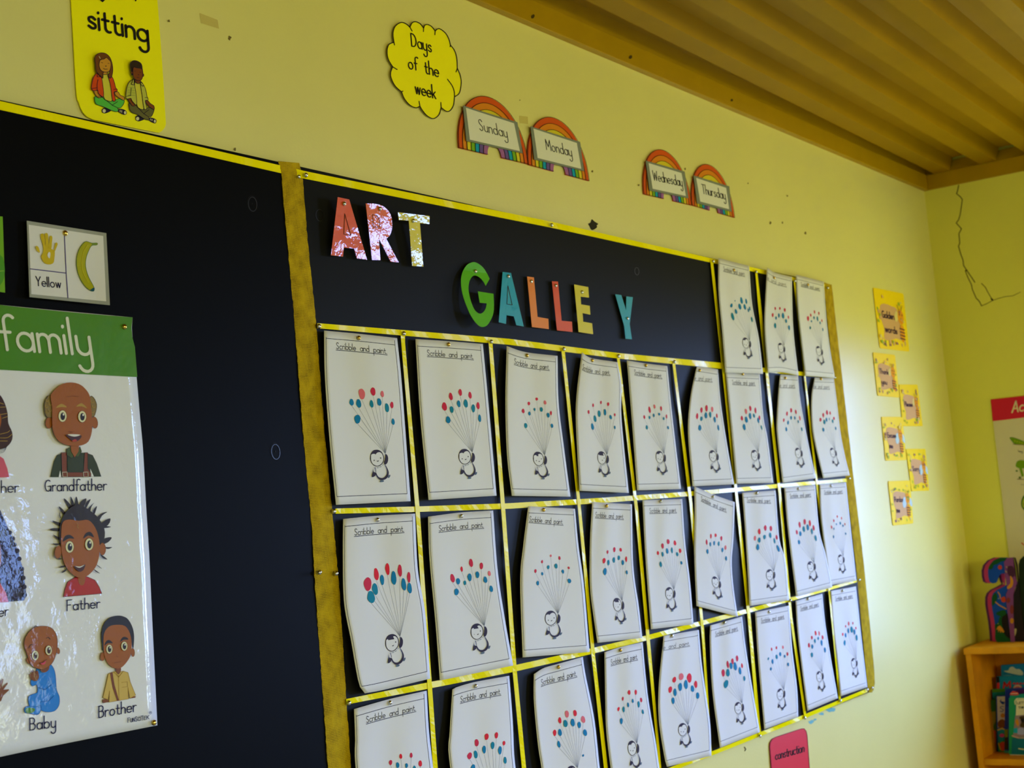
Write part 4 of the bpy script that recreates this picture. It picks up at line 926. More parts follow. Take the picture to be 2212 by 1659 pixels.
def patch(A, pts, m, line=OUT, wd=1.1, z=None, closed=True, n=3):
    q = (z or kz)(smooth_curve(pts, True, n) if n else pts); A.fill(q, m)
    if line: A.stroke(q, wd, line, closed=closed)
BRHAIR, SKIN1, SKIN2 = matte('brown_hair', 116, 66, 16), matte('tan_skin', 206, 146, 40), matte('dark_skin', 128, 66, 14)
ORJ, TEE, GRT, GRYT, CHK = matte('orange_jacket', 214, 74, 10), matte('cream_shirt', 214, 206, 60), matte('green_trousers', 88, 190, 66), matte('grey_trousers', 104, 100, 50), matte('checked_shirt', 190, 190, 70)
SHOE, SHW = matte('navy_shoe', 40, 34, 60), matte('white_toe', 220, 214, 170)
A = Art(sf, .0006)
patch(A, [(500, 1240), (520, 1200), (580, 1190), (660, 1215), (640, 1250), (560, 1280), (515, 1270)], SHOE); patch(A, ell(540, 1240, 34, 38), SHW)
patch(A, [(800, 1210), (880, 1215), (935, 1250), (935, 1295), (890, 1305), (800, 1255)], SHOE); patch(A, ell(915, 1272, 26, 34), SHW)
for k in range(3): A.stroke(kz([(825+k*18, 1225+k*5), (820+k*18, 1255+k*8)]), .9, SHW)
patch(A, [(372, 985), (440, 1000), (520, 1000), (585, 1050), (700, 1055), (810, 1020), (890, 1035), (895, 1100), (840, 1180), (780, 1195), (800, 1230), (760, 1255), (680, 1235), (560, 1180), (470, 1145), (400, 1120), (372, 1060)], GRT)
A.stroke(kz([(585, 1055), (690, 1140), (800, 1195)]), 1.1, OUT); A.stroke(kz([(680, 1140), (780, 1075)]), 1.1, OUT)
patch(A, [(355, 880), (430, 880), (480, 935), (495, 985), (440, 1010), (390, 960)], SKIN1); patch(A, [(730, 905), (790, 900), (830, 960), (890, 985), (905, 1040), (870, 1045), (800, 1000), (745, 960)], SKIN1)
for k in range(3): A.stroke(kz([(425+k*20, 975-k*6), (440+k*20, 1000-k*6)]), .7, OUT)
patch(A, [(500, 590), (610, 585), (660, 800), (690, 1050), (580, 1050), (530, 980), (515, 780)], TEE)
patch(A, [(415, 560), (350, 640), (320, 760), (315, 850), (360, 880), (425, 870), (440, 930), (520, 990), (530, 900), (510, 740), (490, 640), (440, 600)], ORJ)
patch(A, [(610, 600), (680, 630), (720, 720), (745, 820), (775, 860), (765, 890), (715, 910), (745, 1050), (690, 1050), (665, 850), (640, 720)], ORJ)
A.stroke(kz([(320, 840), (410, 828)]), 1.1, OUT); A.stroke(kz([(430, 680), (415, 760), (418, 870)]), 1.1, OUT); A.stroke(kz([(712, 855), (770, 850)]), 1.1, OUT); A.stroke(kz([(420, 560), (418, 630), (470, 625)]), 1.0, OUT)
patch(A, [(500, 540), (590, 545), (590, 580), (550, 590), (510, 580)], SKIN1)
patch(A, [(480, 200), (410, 230), (375, 290), (385, 400), (395, 520), (440, 580), (500, 640), (520, 650), (530, 540), (640, 540), (610, 600), (645, 655), (680, 610), (695, 500), (680, 380), (640, 280), (570, 215)], BRHAIR)
patch(A, [(580, 285), (540, 310), (470, 330), (450, 400), (455, 460), (490, 520), (560, 545), (630, 530), (660, 450), (655, 360), (620, 320)], SKIN1)
A.stroke(kz([(450, 265), (468, 300)]), 1.2, SHW); A.stroke(kz([(488, 372), (515, 378)]), .8, OUT); A.stroke(kz([(605, 388), (632, 390)]), .8, OUT)
A.ellipse(*kz([(572, 438)])[0], 1.6, .9, OUT); A.stroke(kz([(525, 480), (560, 495), (600, 490)]), .9, OUT)
A.build('girl_picture', t)
A = Art(sf, .0006)
patch(A, [(1105, 1350), (1180, 1320), (1260, 1375), (1210, 1410), (1140, 1420)], SHOE); patch(A, ell(1140, 1380, 34, 36), SHW)
patch(A, [(1350, 1365), (1420, 1375), (1470, 1405), (1465, 1450), (1430, 1455), (1350, 1410)], SHOE); patch(A, ell(1448, 1425, 24, 32), SHW)
for k in range(3): A.stroke(kz([(1370+k*18, 1380+k*5), (1365+k*18, 1405+k*7)]), .9, SHW)
patch(A, [(990, 1100), (1060, 1150), (1130, 1130), (1160, 1190), (1250, 1195), (1350, 1180), (1430, 1200), (1425, 1260), (1385, 1340), (1340, 1350), (1345, 1400), (1260, 1385), (1130, 1300), (1060, 1280), (1000, 1220)], GRYT)
A.stroke(kz([(1160, 1195), (1250, 1290), (1340, 1350)]), 1.1, OUT); A.stroke(kz([(1250, 1290), (1340, 1220)]), 1.1, OUT)
patch(A, [(960, 1020), (1020, 1015), (1080, 1080), (1110, 1130), (1050, 1155), (1000, 1090)], SKIN2); patch(A, [(1280, 1060), (1325, 1060), (1370, 1110), (1430, 1150), (1435, 1215), (1370, 1180), (1300, 1110)], SKIN2)
patch(A, [(1085, 730), (1190, 740), (1225, 950), (1255, 1200), (1160, 1190), (1120, 1100), (1105, 900)], TEE)
patch(A, [(1060, 670), (980, 740), (940, 860), (930, 1000), (960, 1025), (1020, 1015), (1040, 1060), (1120, 1135), (1115, 960), (1090, 800), (1080, 690)], CHK)
patch(A, [(1190, 720), (1250, 780), (1290, 880), (1310, 1000), (1328, 1020), (1320, 1050), (1275, 1060), (1305, 1190), (1255, 1200), (1220, 960)], CHK)
A.stroke(kz([(930, 980), (1020, 965)]), 1.0, OUT); A.stroke(kz([(1025, 830), (1015, 960)]), 1.0, OUT); A.stroke(kz([(1270, 1000), (1325, 1000)]), 1.0, OUT)
for k in range(4): A.stroke(kz([(960+k*2, 820+k*45), (1085+k*6, 830+k*45)]), .5, matte('check_line', 120, 150, 60))
patch(A, [(1060, 665), (1075, 690), (1075, 775), (1030, 765)], CHK, n=0); patch(A, [(1190, 715), (1245, 770), (1240, 800), (1200, 770)], CHK, n=0)
patch(A, [(1085, 680), (1185, 690), (1180, 740), (1130, 745)], SKIN2)
patch(A, [(1010, 390), (1060, 340), (1140, 350), (1205, 400), (1222, 480), (1215, 560), (1050, 600), (1030, 560), (1015, 480)], matte('black_hair', 52, 36, 14))
patch(A, ell(1038, 555, 14, 24), SKIN2); patch(A, ell(1240, 600, 10, 24), SKIN2)
patch(A, [(1065, 460), (1120, 470), (1215, 490), (1235, 580), (1220, 660), (1180, 700), (1120, 690), (1070, 640), (1055, 560)], SKIN2)
A.stroke(kz([(1080, 525), (1105, 530)]), .8, OUT); A.stroke(kz([(1175, 545), (1200, 550)]), .8, OUT); A.ellipse(*kz([(1155, 592)])[0], 1.3, .8, OUT); A.stroke(kz([(1125, 640), (1165, 645)]), .8, OUT)
A.build('boy_picture', t)

# ================================================================== colour cards on the left
hz = crop(40, 460, 7.54)
LAMG = glossy('clear_laminate_edge', 158, 160, 148); CARDW = glossy('laminated_white', 226, 224, 218)
PUR = ink('purple_print', 66, 52, 118)
t = thing('colour_card', on_y(140, 504, -.006), 'laminated white card reading Yellow with handprint and banana', 'flashcard', 'colour flashcards')
q = hz([(130, 128), (600, 195), (1000, 268), (1425, 330), (1450, 900), (1485, 1505), (800, 1440), (175, 1372)])
def hd(x, y): return .006+.006*max(0, (y-560)/100)**2+.004*max(0, (x-170)/60)**2
sf = lambda x, y, l: on_y(x, y, -(hd(x, y)+l))
A = Art(sf, 0); A.grid(*hz([(130, 128), (1425, 330), (1485, 1505), (175, 1372)]), LAMG); A.build('laminate', t).modifiers.new('sheet', 'SOLIDIFY').thickness = .0008
A = Art(sf, .0012)
A.grid(*hz([(165, 190), (1380, 375), (1428, 1440), (208, 1322)]), CARDW)
A.stroke(hz([(745, 310), (775, 960), (805, 1382)]), 1.9, PUR); A.stroke(hz([(190, 910), (775, 980)]), 1.9, PUR)
A.text('Yellow', *hz([(290, 1183), (690, 1222)]), (-.6, -10.5), 2.2, NAVY)
A.build('word_panel', t)
A = Art(sf, .0024); HP = glossy('handprint_yellow', 206, 178, 8)
for pts in ([(360, 360), (385, 335), (415, 350), (430, 430), (440, 530), (500, 520), (530, 580), (590, 620), (585, 740), (570, 810), (520, 838), (450, 830), (400, 790), (368, 710), (400, 640), (400, 540), (370, 430)],
            [(428, 350), (450, 325), (478, 345), (488, 440), (490, 540), (445, 545), (438, 440)], [(508, 380), (535, 372), (552, 400), (545, 490), (535, 580), (490, 570), (500, 470)],
            [(600, 490), (625, 482), (638, 510), (620, 560), (595, 620), (575, 640), (585, 560)], [(278, 550), (300, 535), (330, 565), (348, 640), (325, 638), (290, 600)]):
    A.fill(hz(smooth_curve(pts, True, 3)), HP)
A.fill(hz(smooth_curve([(495, 635), (520, 660), (505, 740), (470, 690)], True, 3)), CARDW)
A.build('handprint', t)
A = Art(sf, .0024)
ban = [(1280, 490), (1275, 522), (1195, 530), (1150, 600), (1105, 720), (1092, 840), (1110, 950), (1150, 1060), (1205, 1160), (1235, 1230), (1225, 1272), (1180, 1268), (1100, 1210), (1020, 1100), (965, 960), (945, 820), (955, 690), (1000, 570), (1060, 490), (1110, 465), (1190, 490)]
A.fill(hz(smooth_curve(ban, True, 3)), glossy('banana_skin', 172, 168, 10)); A.stroke(hz(smooth_curve(ban, True, 3)), 1.0, ink('banana_outline', 74, 110, 40), closed=True)
A.fill(hz(smooth_curve([(1235, 1215), (1228, 1272), (1180, 1268), (1165, 1255)], True, 3)), ink('banana_tip', 30, 78, 96))
A.fill(hz([(1190, 490), (1280, 490), (1275, 522), (1195, 525)]), glossy('banana_stalk', 120, 146, 60))
A.stroke(hz(smooth_curve([(1130, 520), (1060, 640), (1030, 820), (1060, 980), (1140, 1130)], n=4)), 1.6, glossy('banana_light', 196, 186, 24))
A.build('banana_picture', t)
tack(140, 504, hd(140, 504)+.001, True, 'brass thumbtack at the top of the Yellow card', 'tacks holding the posters')
t = thing('colour_card', on_y(-30, 550, -.006), 'green laminated card cut by the left edge of the picture', 'flashcard', 'colour flashcards')
sf = wall_surf(.006)
slab('laminate', [sf(x, y, 0) for x, y in [(-150, 452), (5.8, 468), (8.6, 550), (11.1, 632), (-145, 612)]], (0, .0008, 0), glossy('green_laminate', 112, 172, 14), t)
A = Art(sf, .0006); lf = glossy('leaf_print', 74, 150, 20)
A.fill(smooth_curve([(-60, 560), (-20, 548), (6, 556), (9, 600), (-10, 622), (-50, 615)], True, 3), lf); A.stroke([(-55, 590), (8, 585)], 1.2, glossy('leaf_vein', 150, 190, 60))
A.build('leaf_picture', t)

# ================================================================== family poster
F2, F3, F4 = crop(0, 460, 3.77), crop(0, 800, 3.77), crop(0, 1220, 3.778)
ptop = lambda t: (-330+616.5*t, 621+64.5*t+6*math.sin(math.pi*t)*t)
pright = [(286.5, 685.5), (285, 717), (291.8, 778), (302.4, 900), (309, 972.4), (315.6, 1091.8), (322.3, 1198), (328.2, 1325.9), (340, 1566.7)]
pl = Paper([ptop(0), ptop(.5), ptop(1)], pright, [(-300, 1706), (0, 1635), (340, 1566.7)], [(-330, 621), (-300, 1706)], 5, base=.006, amp=.0011, lift=.005)
POSW = mat('glossy_poster_white', rgb(230, 230, 226), .4, .2, coat=1.0, coat_rough=.05, bump=(20, .4, .004, 5))
t = thing('family_poster', on_y(100, 1100, -.008), 'glossy white poster about the family with green heading band', 'poster')
pl.mesh('poster_sheet', POSW, t, 30, 40)
def psurf(x, y, l):
    # depth of the sheet at this spot, read from the sheet itself
    a = min(max((x+330-(y-621)*.0277)/(617+(y-690)*.026), 0), 1); b = min(max((y-640)/(930+50*(1-a)), 0), 1)
    return on_y(x, y, -(pl.depth(a, b)+.0006+l))
GB = mat('poster_green', rgb(70, 134, 12), .4, .2, coat=1.0, coat_rough=.05, bump=(20, .4, .004, 5))
A = Art(psurf, .0007)
gtop = [ptop(k/12) for k in range(13)]; gbot = [(-328+628*k/12, 778+k/12*36) for k in range(13)]
n = 13
gb2 = [(x, 798.5+ (x)*.0535) for x in [(-326+ (296.6+326)*k/12) for k in range(13)]]
rows_ = [[(gtop[k][0]+(gb2[k][0]-gtop[k][0])*j/6 - (4 if k == 12 and 0 < j < 3 else 0), gtop[k][1]+(gb2[k][1]-gtop[k][1])*j/6) for k in range(13)] for j in range(7)]
for j in range(6): A._add(rows_[j]+rows_[j+1], [(i, i+1, n+i+1, n+i) for i in range(12)], GB)
A.build('heading_band', t)
TW = mat('poster_title_white', rgb(222, 224, 196), .4, .2, coat=1.0, coat_rough=.05, bump=(20, .4, .004, 5))
A = Art(psurf, .0012)
hf = crop(0, 640, 6.703)
A.text('family', *hf([(38, 770), (1325, 850)]), (-5.6, -38.5), 6.6, TW, gap=.33)
A.build('title', t)
SK, SKD = glossy('poster_skin', 158, 84, 12), glossy('poster_skin_dark', 124, 62, 10)
DK, GOLD, EYW, EYB, PURD = glossy('poster_black', 30, 18, 28), glossy('poster_gold', 172, 136, 46), glossy('eye_white', 226, 220, 168), glossy('eye_black', 24, 18, 36), glossy('poster_maroon', 66, 22, 30)
WHT, TNG = glossy('teeth_white', 226, 222, 205), glossy('tongue', 178, 50, 24)
def eye(A, z, cx, cy, rx, ry, iris=EYB):
    A.ellipse(*z([(cx, cy)])[0], rx/3.77, ry/3.77, EYW); A.stroke([z([p])[0] for p in ell(cx, cy, rx, ry, 0, 20)], .6, PURD, closed=True)
    A.ellipse(*z([(cx+rx*.05, cy+ry*.02)])[0], rx*.55/3.77, ry*.66/3.77, iris); A.ellipse(*z([(cx+rx*.22, cy-ry*.3)])[0], rx*.2/3.77, ry*.2/3.77, WHT)
def fl(A, z, pts, m, n=3, line=None, wd=.8):
    q = z(smooth_curve(pts, True, n) if n else pts); A.fill(q, m)
    if line: A.stroke(q, wd, line, closed=True)
# grandfather
A = Art(psurf, .0008); z = F3
fl(A, z, [(410, 870), (440, 740), (465, 690), (520, 670), (700, 670), (755, 690), (790, 760), (825, 865)], glossy('dark_green_shirt', 38, 50, 10), 0)
fl(A, z, [(478, 870), (490, 815), (500, 870)], POSW, 0); fl(A, z, [(740, 865), (735, 800), (765, 865)], POSW, 0)
fl(A, z, [(500, 670), (545, 668), (545, 800), (550, 830), (680, 830), (690, 670), (715, 670), (715, 800), (742, 840), (740, 866), (500, 868), (505, 830)], glossy('brown_braces', 122, 54, 12), 0, DK)
fl(A, z, [(548, 690), (680, 685), (678, 818), (552, 822)], glossy('dark_green_shirt', 38, 50, 10), 0)
for x in (528, 698): A.stroke(z([(x-20, 830), (x+18, 828), (x+20, 868), (x-16, 868)]), 1.6, glossy('buckle', 176, 166, 140), closed=True)
fl(A, z, [(545, 640), (575, 625), (600, 700), (585, 718), (545, 690)], glossy('green_collar', 60, 78, 20), 0, DK); fl(A, z, [(650, 620), (665, 660), (640, 705), (610, 700)], glossy('green_collar', 60, 78, 20), 0, DK)
fl(A, z, [(575, 600), (645, 600), (640, 660), (608, 708), (580, 660)], SK, 0)
fl(A, z, ell(402, 425, 30, 48, 8, 14), SK, 0, SKD); fl(A, z, ell(770, 425, 26, 48, -8, 14), SK, 0, SKD)
fl(A, z, [(395, 205), (365, 260), (362, 310), (375, 370), (410, 385), (440, 370), (430, 260), (415, 212)], glossy('grey_hair', 134, 110, 50), 3, DK); fl(A, z, [(735, 212), (765, 225), (788, 280), (780, 340), (765, 375), (740, 370), (728, 290)], glossy('grey_hair', 134, 110, 50), 3, DK)
for (x, y) in ((385, 240), (380, 290), (390, 335), (410, 270), (408, 320), (752, 250), (765, 290), (755, 330)): A.stroke(z(arc(x, y, 12, 14, 200, 20, 6)), 1.2, GOLD)
fl(A, z, [(570, 98), (500, 115), (440, 165), (412, 215), (425, 300), (425, 400), (432, 490), (465, 560), (520, 600), (590, 615), (660, 612), (720, 580), (748, 500), (750, 400), (742, 300), (730, 205), (690, 145), (640, 110)], SK)
for (a, b, c_, d_) in ((455, 305, 545, 300), (620, 295, 710, 310)): fl(A, z, [(a, b), ((a+c_)/2, min(b, d_)-28), (c_, d_), ((a+c_)/2, min(b, d_)-2)], GOLD, 3)
eye(A, z, 510, 373, 34, 48); eye(A, z, 670, 377, 34, 47)
fl(A, z, [(535, 525), (600, 520), (665, 532), (640, 570), (600, 582), (570, 560)], PURD); fl(A, z, [(550, 523), (605, 520), (655, 526), (605, 540)], WHT); fl(A, z, [(585, 575), (610, 560), (628, 572), (606, 582)], TNG)
A.stroke(z([(545, 215), (590, 208), (640, 213)]), .8, SKD); A.stroke(z([(560, 495), (590, 505), (605, 495)]), .8, SKD)
o = A.build('portrait', t); o['label'] = 'bald grandfather in green shirt and braces'
# father
A = Art(psurf, .0008)
z2 = F4
fl(A, z2, [(518, 262), (530, 200), (552, 140), (615, 100), (715, 98), (775, 125), (810, 180), (832, 235)], glossy('red_jersey', 178, 28, 14), 0, DK)
fl(A, z2, [(640, 85), (695, 85), (690, 150), (665, 168), (642, 145)], SK, 3)
for pts in ([(520, 1045), (545, 1060), (600, 1130), (580, 1160), (548, 1100)], [(575, 1030), (590, 1050), (612, 1110), (585, 1100)], [(620, 1028), (634, 1060), (640, 1110), (612, 1110)], [(705, 1045), (670, 1060), (640, 1110), (680, 1110)], [(738, 1048), (720, 1090), (690, 1140), (700, 1080)],
            [(768, 1078), (745, 1110), (730, 1170), (715, 1130)], [(790, 1105), (775, 1160), (760, 1190), (760, 1140)], [(875, 1152), (820, 1170), (770, 1230), (800, 1240), (830, 1185)], [(898, 1205), (880, 1260), (800, 1300), (830, 1240)], [(478, 1110), (510, 1130), (550, 1185), (530, 1190)], [(490, 1140), (483, 1180), (495, 1205), (490, 1170)],
            [(425, 1225), (470, 1235), (510, 1250), (490, 1270)], [(405, 1298), (440, 1285), (495, 1290), (480, 1310)], [(432, 1340), (460, 1350), (500, 1370), (490, 1390)], [(428, 1410), (460, 1410), (500, 1405), (470, 1425)], [(905, 1275), (860, 1268), (810, 1280), (850, 1285)], [(910, 1360), (880, 1400), (820, 1420), (850, 1370)], [(915, 1440), (880, 1455), (850, 1440), (880, 1440)],
            [(875, 1540), (840, 1530), (815, 1500), (840, 1510)], [(460, 1520), (480, 1540), (505, 1535), (480, 1525)], [(485, 1605), (520, 1605), (540, 1590), (510, 1590)], [(500, 1650), (530, 1640), (548, 1615), (520, 1630)], [(830, 1615), (800, 1590), (780, 1580), (810, 1605)], [(815, 1655), (780, 1640), (760, 1615), (790, 1635)]):
    fl(A, F3, pts, DK, 3)
fl(A, F3, [(640, 1090), (560, 1130), (510, 1200), (485, 1300), (495, 1420), (560, 1290), (640, 1230), (740, 1250), (800, 1350), (815, 1430), (850, 1370), (850, 1290), (800, 1200), (730, 1140)], DK)
fl(A, F3, ell(475, 1480, 28, 52, 8, 14), SK, 0, SKD); fl(A, F3, ell(835, 1455, 26, 50, 0, 14), SK, 0, SKD)
fl(A, F3, [(640, 1225), (560, 1215), (510, 1240), (498, 1330), (500, 1450), (520, 1560), (560, 1630), (620, 1680), (680, 1690), (740, 1650), (790, 1580), (812, 1470), (805, 1370), (775, 1280), (720, 1220)], SK)
fl(A, F3, [(510, 1395), (530, 1350), (570, 1340), (605, 1370), (560, 1370)], DK); fl(A, F3, [(678, 1370), (700, 1325), (740, 1318), (765, 1360), (720, 1345)], DK)
eye(A, F3, 568, 1438, 34, 48); eye(A, F3, 727, 1417, 34, 50)
fl(A, F3, [(605, 1595), (650, 1600), (695, 1580), (680, 1625), (650, 1640), (620, 1622)], PURD); fl(A, F3, [(612, 1594), (650, 1598), (690, 1583), (650, 1608)], WHT)
A.stroke(F3([(625, 1240), (636, 1260), (628, 1272), (640, 1285)]), .7, GOLD)
o = A.build('portrait', t); o['label'] = 'father with spiky black hair and red jersey'
# baby
A = Art(psurf, .0008); z = F4
BB = glossy('baby_blue_suit', 8, 126, 214); BL2 = ink('baby_suit_line', 10, 70, 150)
fl(A, z, [(300, 850), (400, 810), (440, 850), (455, 920), (462, 1020), (485, 1080), (480, 1150), (440, 1195), (370, 1200), (330, 1185), (320, 1215), (290, 1222), (270, 1180), (240, 1150), (232, 1080), (270, 1055), (305, 1040), (300, 980), (265, 990), (250, 960), (262, 930), (300, 920)], BB, 3, BL2)
fl(A, z, [(200, 1175), (225, 1155), (290, 1160), (335, 1150), (325, 1210), (290, 1222), (240, 1212), (205, 1205)], BB, 3, BL2); fl(A, z, [(208, 1180), (235, 1165), (285, 1175), (270, 1205), (220, 1208)], glossy('green_sole', 74, 132, 6))
A.stroke(z([(330, 1120), (400, 1110), (440, 1070)]), .9, BL2); A.stroke(z([(310, 1000), (370, 1020), (420, 980)]), .9, BL2)
fl(A, z, [(245, 905), (262, 880), (275, 865), (290, 870), (310, 870), (318, 920), (295, 950), (255, 935)], SKD, 3)
for p in ([(250, 900), (238, 888)], [(262, 885), (252, 868)], [(278, 875), (270, 860)], [(300, 880), (308, 866)]): A.stroke(z(p), 2.0, SKD)
fl(A, z, [(330, 840), (400, 815), (395, 860), (360, 880), (335, 868)], SKD)
fl(A, z, ell(235, 782, 16, 26, -15, 12), SK, 0, SKD); fl(A, z, ell(474, 702, 14, 26, -10, 12), SK, 0, SKD)
fl(A, z, [(330, 500), (260, 525), (210, 590), (198, 660), (225, 740), (250, 810), (300, 845), (360, 850), (420, 810), (455, 740), (470, 640), (455, 560), (410, 510)], SK, 3, PURD)
A.stroke(z([(280, 510), (290, 498), (308, 505)]), 1.4, DK); A.stroke(z(smooth_curve([(235, 680), (248, 655), (265, 652)], n=3)), 1.3, DK); A.stroke(z(smooth_curve([(378, 600), (395, 592), (410, 608)], n=3)), 1.3, DK)
BROWN = glossy('brown_iris', 60, 26, 34)
eye(A, z, 288, 740, 28, 40, BROWN); eye(A, z, 398, 698, 27, 40, BROWN)
fl(A, z, [(330, 800), (355, 795), (375, 778), (368, 808), (345, 815)], glossy('baby_mouth', 206, 60, 80)); A.stroke(z(smooth_curve([(322, 800), (350, 798), (382, 772)], n=3)), .9, PURD)
o = A.build('portrait', t); o['label'] = 'baby in a blue suit'
# brother
A = Art(psurf, .0008)
YS, YSL = glossy('yellow_shirt', 206, 172, 76), ink('shirt_line', 150, 112, 34)
fl(A, z, [(840, 1130), (835, 1100), (880, 1090), (890, 1120)], SKD, 0); fl(A, z, [(1060, 1092), (1075, 1075), (1110, 1072), (1105, 1085)], SKD, 0)
fl(A, z, [(840, 1085), (865, 980), (885, 890), (930, 872), (1010, 868), (1045, 880), (1065, 960), (1108, 1065), (1060, 1090), (1045, 1000), (1048, 1095), (890, 1122), (895, 1030), (882, 1100)], YS, 0, YSL, .7)
fl(A, z, [(898, 882), (918, 878), (935, 980), (972, 1108), (955, 1110), (918, 1000)], glossy('brown_strap', 116, 54, 20), 0)
A.stroke(z([(968, 900), (972, 1105)]), .6, YSL); A.stroke(z([(990, 960), (1040, 955), (1040, 995), (995, 1000)]), .6, YSL); A.stroke(z([(930, 875), (970, 915), (1005, 870)]), .9, YSL)
fl(A, z, [(945, 840), (985, 838), (985, 870), (968, 895), (948, 872)], SKD, 3)
fl(A, z, ell(838, 750, 18, 34, 4, 14), SK, 0, SKD); fl(A, z, ell(1084, 716, 15, 34, -4, 14), SK, 0, SKD)
fl(A, z, [(960, 415), (900, 430), (850, 480), (828, 560), (832, 640), (845, 700), (900, 560), (1020, 540), (1065, 600), (1085, 690), (1095, 600), (1085, 520), (1050, 450), (1010, 422)], glossy('navy_black_hair', 20, 16, 40))
fl(A, z, [(950, 490), (890, 505), (850, 560), (845, 660), (855, 750), (890, 815), (940, 845), (985, 842), (1030, 800), (1065, 740), (1075, 650), (1060, 560), (1020, 500)], SK)
fl(A, z, [(852, 660), (868, 622), (895, 615), (920, 640), (880, 640)], DK); fl(A, z, [(980, 630), (1000, 592), (1030, 590), (1048, 610), (1010, 612)], DK)
eye(A, z, 893, 688, 26, 38); eye(A, z, 1015, 664, 26, 38)
A.stroke(z([(935, 800), (985, 792)]), 1.0, SKD); A.stroke(z([(950, 745), (965, 752)]), .8, SKD)
o = A.build('portrait', t); o['label'] = 'brother in a yellow shirt with brown strap'
# half-seen relatives at the left
A = Art(psurf, .0008)
HB = glossy('striped_brown_hair', 62, 34, 28)
fl(A, F3, [(-160, 300), (-60, 180), (0, 200), (40, 270), (62, 350), (68, 430), (98, 500), (100, 560), (70, 610), (20, 640), (-60, 640), (-150, 560)], HB)
fl(A, F3, [(-160, 330), (-60, 260), (0, 350), (10, 420), (-20, 520), (-80, 570), (-150, 520)], SK)
for pts in ([(0, 265), (30, 275)], [(0, 300), (45, 298)], [(5, 360), (58, 350)], [(20, 390), (62, 375)], [(0, 520), (60, 505), (80, 490)], [(0, 550), (60, 548), (98, 520)], [(0, 575), (60, 575)]): A.stroke(F3(smooth_curve(pts, n=3)), 1.2, GOLD)
for k in range(3): A.stroke(F3(smooth_curve([(0, 650+k*12), (35, 640+k*10), (60, 610)], n=4)), .7, DK)
fl(A, F3, [(-160, 875), (-100, 720), (0, 700), (30, 720), (60, 800), (75, 870)], glossy('pink_top', 214, 88, 108), 0)
o = A.build('portrait', t); o['label'] = 'grandmother with gold-streaked brown hair and pink top'
A = Art(psurf, .0008)
MH = glossy('dark_curls', 34, 22, 40)
mz = crop(0, 1040, 4.608)
fl(A, mz, [(-120, 300), (-40, 260), (5, 290), (40, 370), (70, 440), (105, 510), (150, 620), (185, 700), (205, 790), (235, 880), (240, 960), (255, 1060), (265, 1130), (240, 1185), (0, 1205), (-120, 1210)], MH, 0)
for (x, y) in ((100, 510), (130, 570), (145, 630), (175, 690), (195, 770), (220, 870), (235, 960), (245, 1050), (250, 1130)): A.ellipse(*mz([(x, y)])[0], 4.4, 5, MH)
for (x, y) in ((20, 600), (60, 660), (100, 720), (40, 780), (130, 800), (90, 880), (160, 900), (30, 940), (120, 1000), (190, 1040), (70, 1090), (160, 1130)): A.stroke(mz(arc(x, y, 26, 30, 30, 230, 8)), 1.6, glossy('curl_sheen', 92, 92, 138))
fl(A, mz, [(-120, 420), (-20, 560), (10, 700), (0, 850), (-120, 900)], SK); fl(A, mz, [(-120, 1210), (-60, 1050), (0, 1010), (60, 1110), (85, 1200)], glossy('pink_top', 214, 88, 108), 0)
o = A.build('portrait', t); o['label'] = 'mother with long dark curls'
A = Art(psurf, .0008)
fl(A, F4, [(-60, 1080), (-10, 1000), (0, 960), (20, 930), (28, 935), (15, 1000), (60, 960), (64, 970), (28, 1020), (72, 1015), (74, 1024), (25, 1070), (10, 1110), (-40, 1150)], SKD, 0)
o = A.build('portrait', t); o['label'] = 'raised brown hand at the left edge'
A = Art(psurf, .0009); A.text('Grandfather', *F3([(368, 985), (868, 975)]), (0, -12.6), 2.1, NAVY); A.build('caption', t)
A = Art(psurf, .0009); A.text('her', *F3([(12, 995), (150, 992)]), (0, -13), 2.1, NAVY); A.build('caption', t)
A = Art(psurf, .0009); A.text('Father', *F4([(548, 375), (815, 350)]), (0, -12), 2.1, NAVY); A.build('caption', t)
A = Art(psurf, .0009); A.text('er', *F4([(-8, 425), (68, 412)]), (0, -12), 2.1, NAVY); A.build('caption', t)
A = Art(psurf, .0009); A.text('Baby', *F4([(245, 1350), (455, 1325)]), (0, -13.5), 2.3, NAVY); A.build('caption', t)
A = Art(psurf, .0009); A.text('Brother', *F4([(808, 1248), (1112, 1195)]), (0, -13), 2.2, NAVY); A.build('caption', t)
A = Art(psurf, .0009)
for s, a, b, h in (('F', (1044, 1288), (1060, 1285), 5.2), ('UN', (1066, 1284), (1098, 1278), 4.1), ('S', (1104, 1278), (1120, 1276), 5.2), ('CI', (1126, 1274), (1146, 1271), 4.1), ('T', (1150, 1272), (1170, 1268), 5.2), ('EK', (1176, 1266), (1216, 1258), 4.1)):
    A.text(s, *F4([a, b]), (0, -h), 1.2, NAVY)
A.stroke(F4(ell(1229, 1207, 9, 12, 0, 14)), .6, NAVY, closed=True); A.text('R', *F4([(1225, 1213), (1234, 1211)]), (0, -1.5), .6, NAVY)
A.build('small_print', t)
for (x, y, l) in ((268, 706, 'brass thumbtack in the top right corner of the family poster'), (332, 1561, 'brass thumbtack in the bottom right corner of the family poster')):
    a = (x+330)/630; b = (y-640)/930
    tack(x, y, pl.depth(min(a, 1), min(b, 1))+.0015, True, l, 'tacks holding the posters', .95)

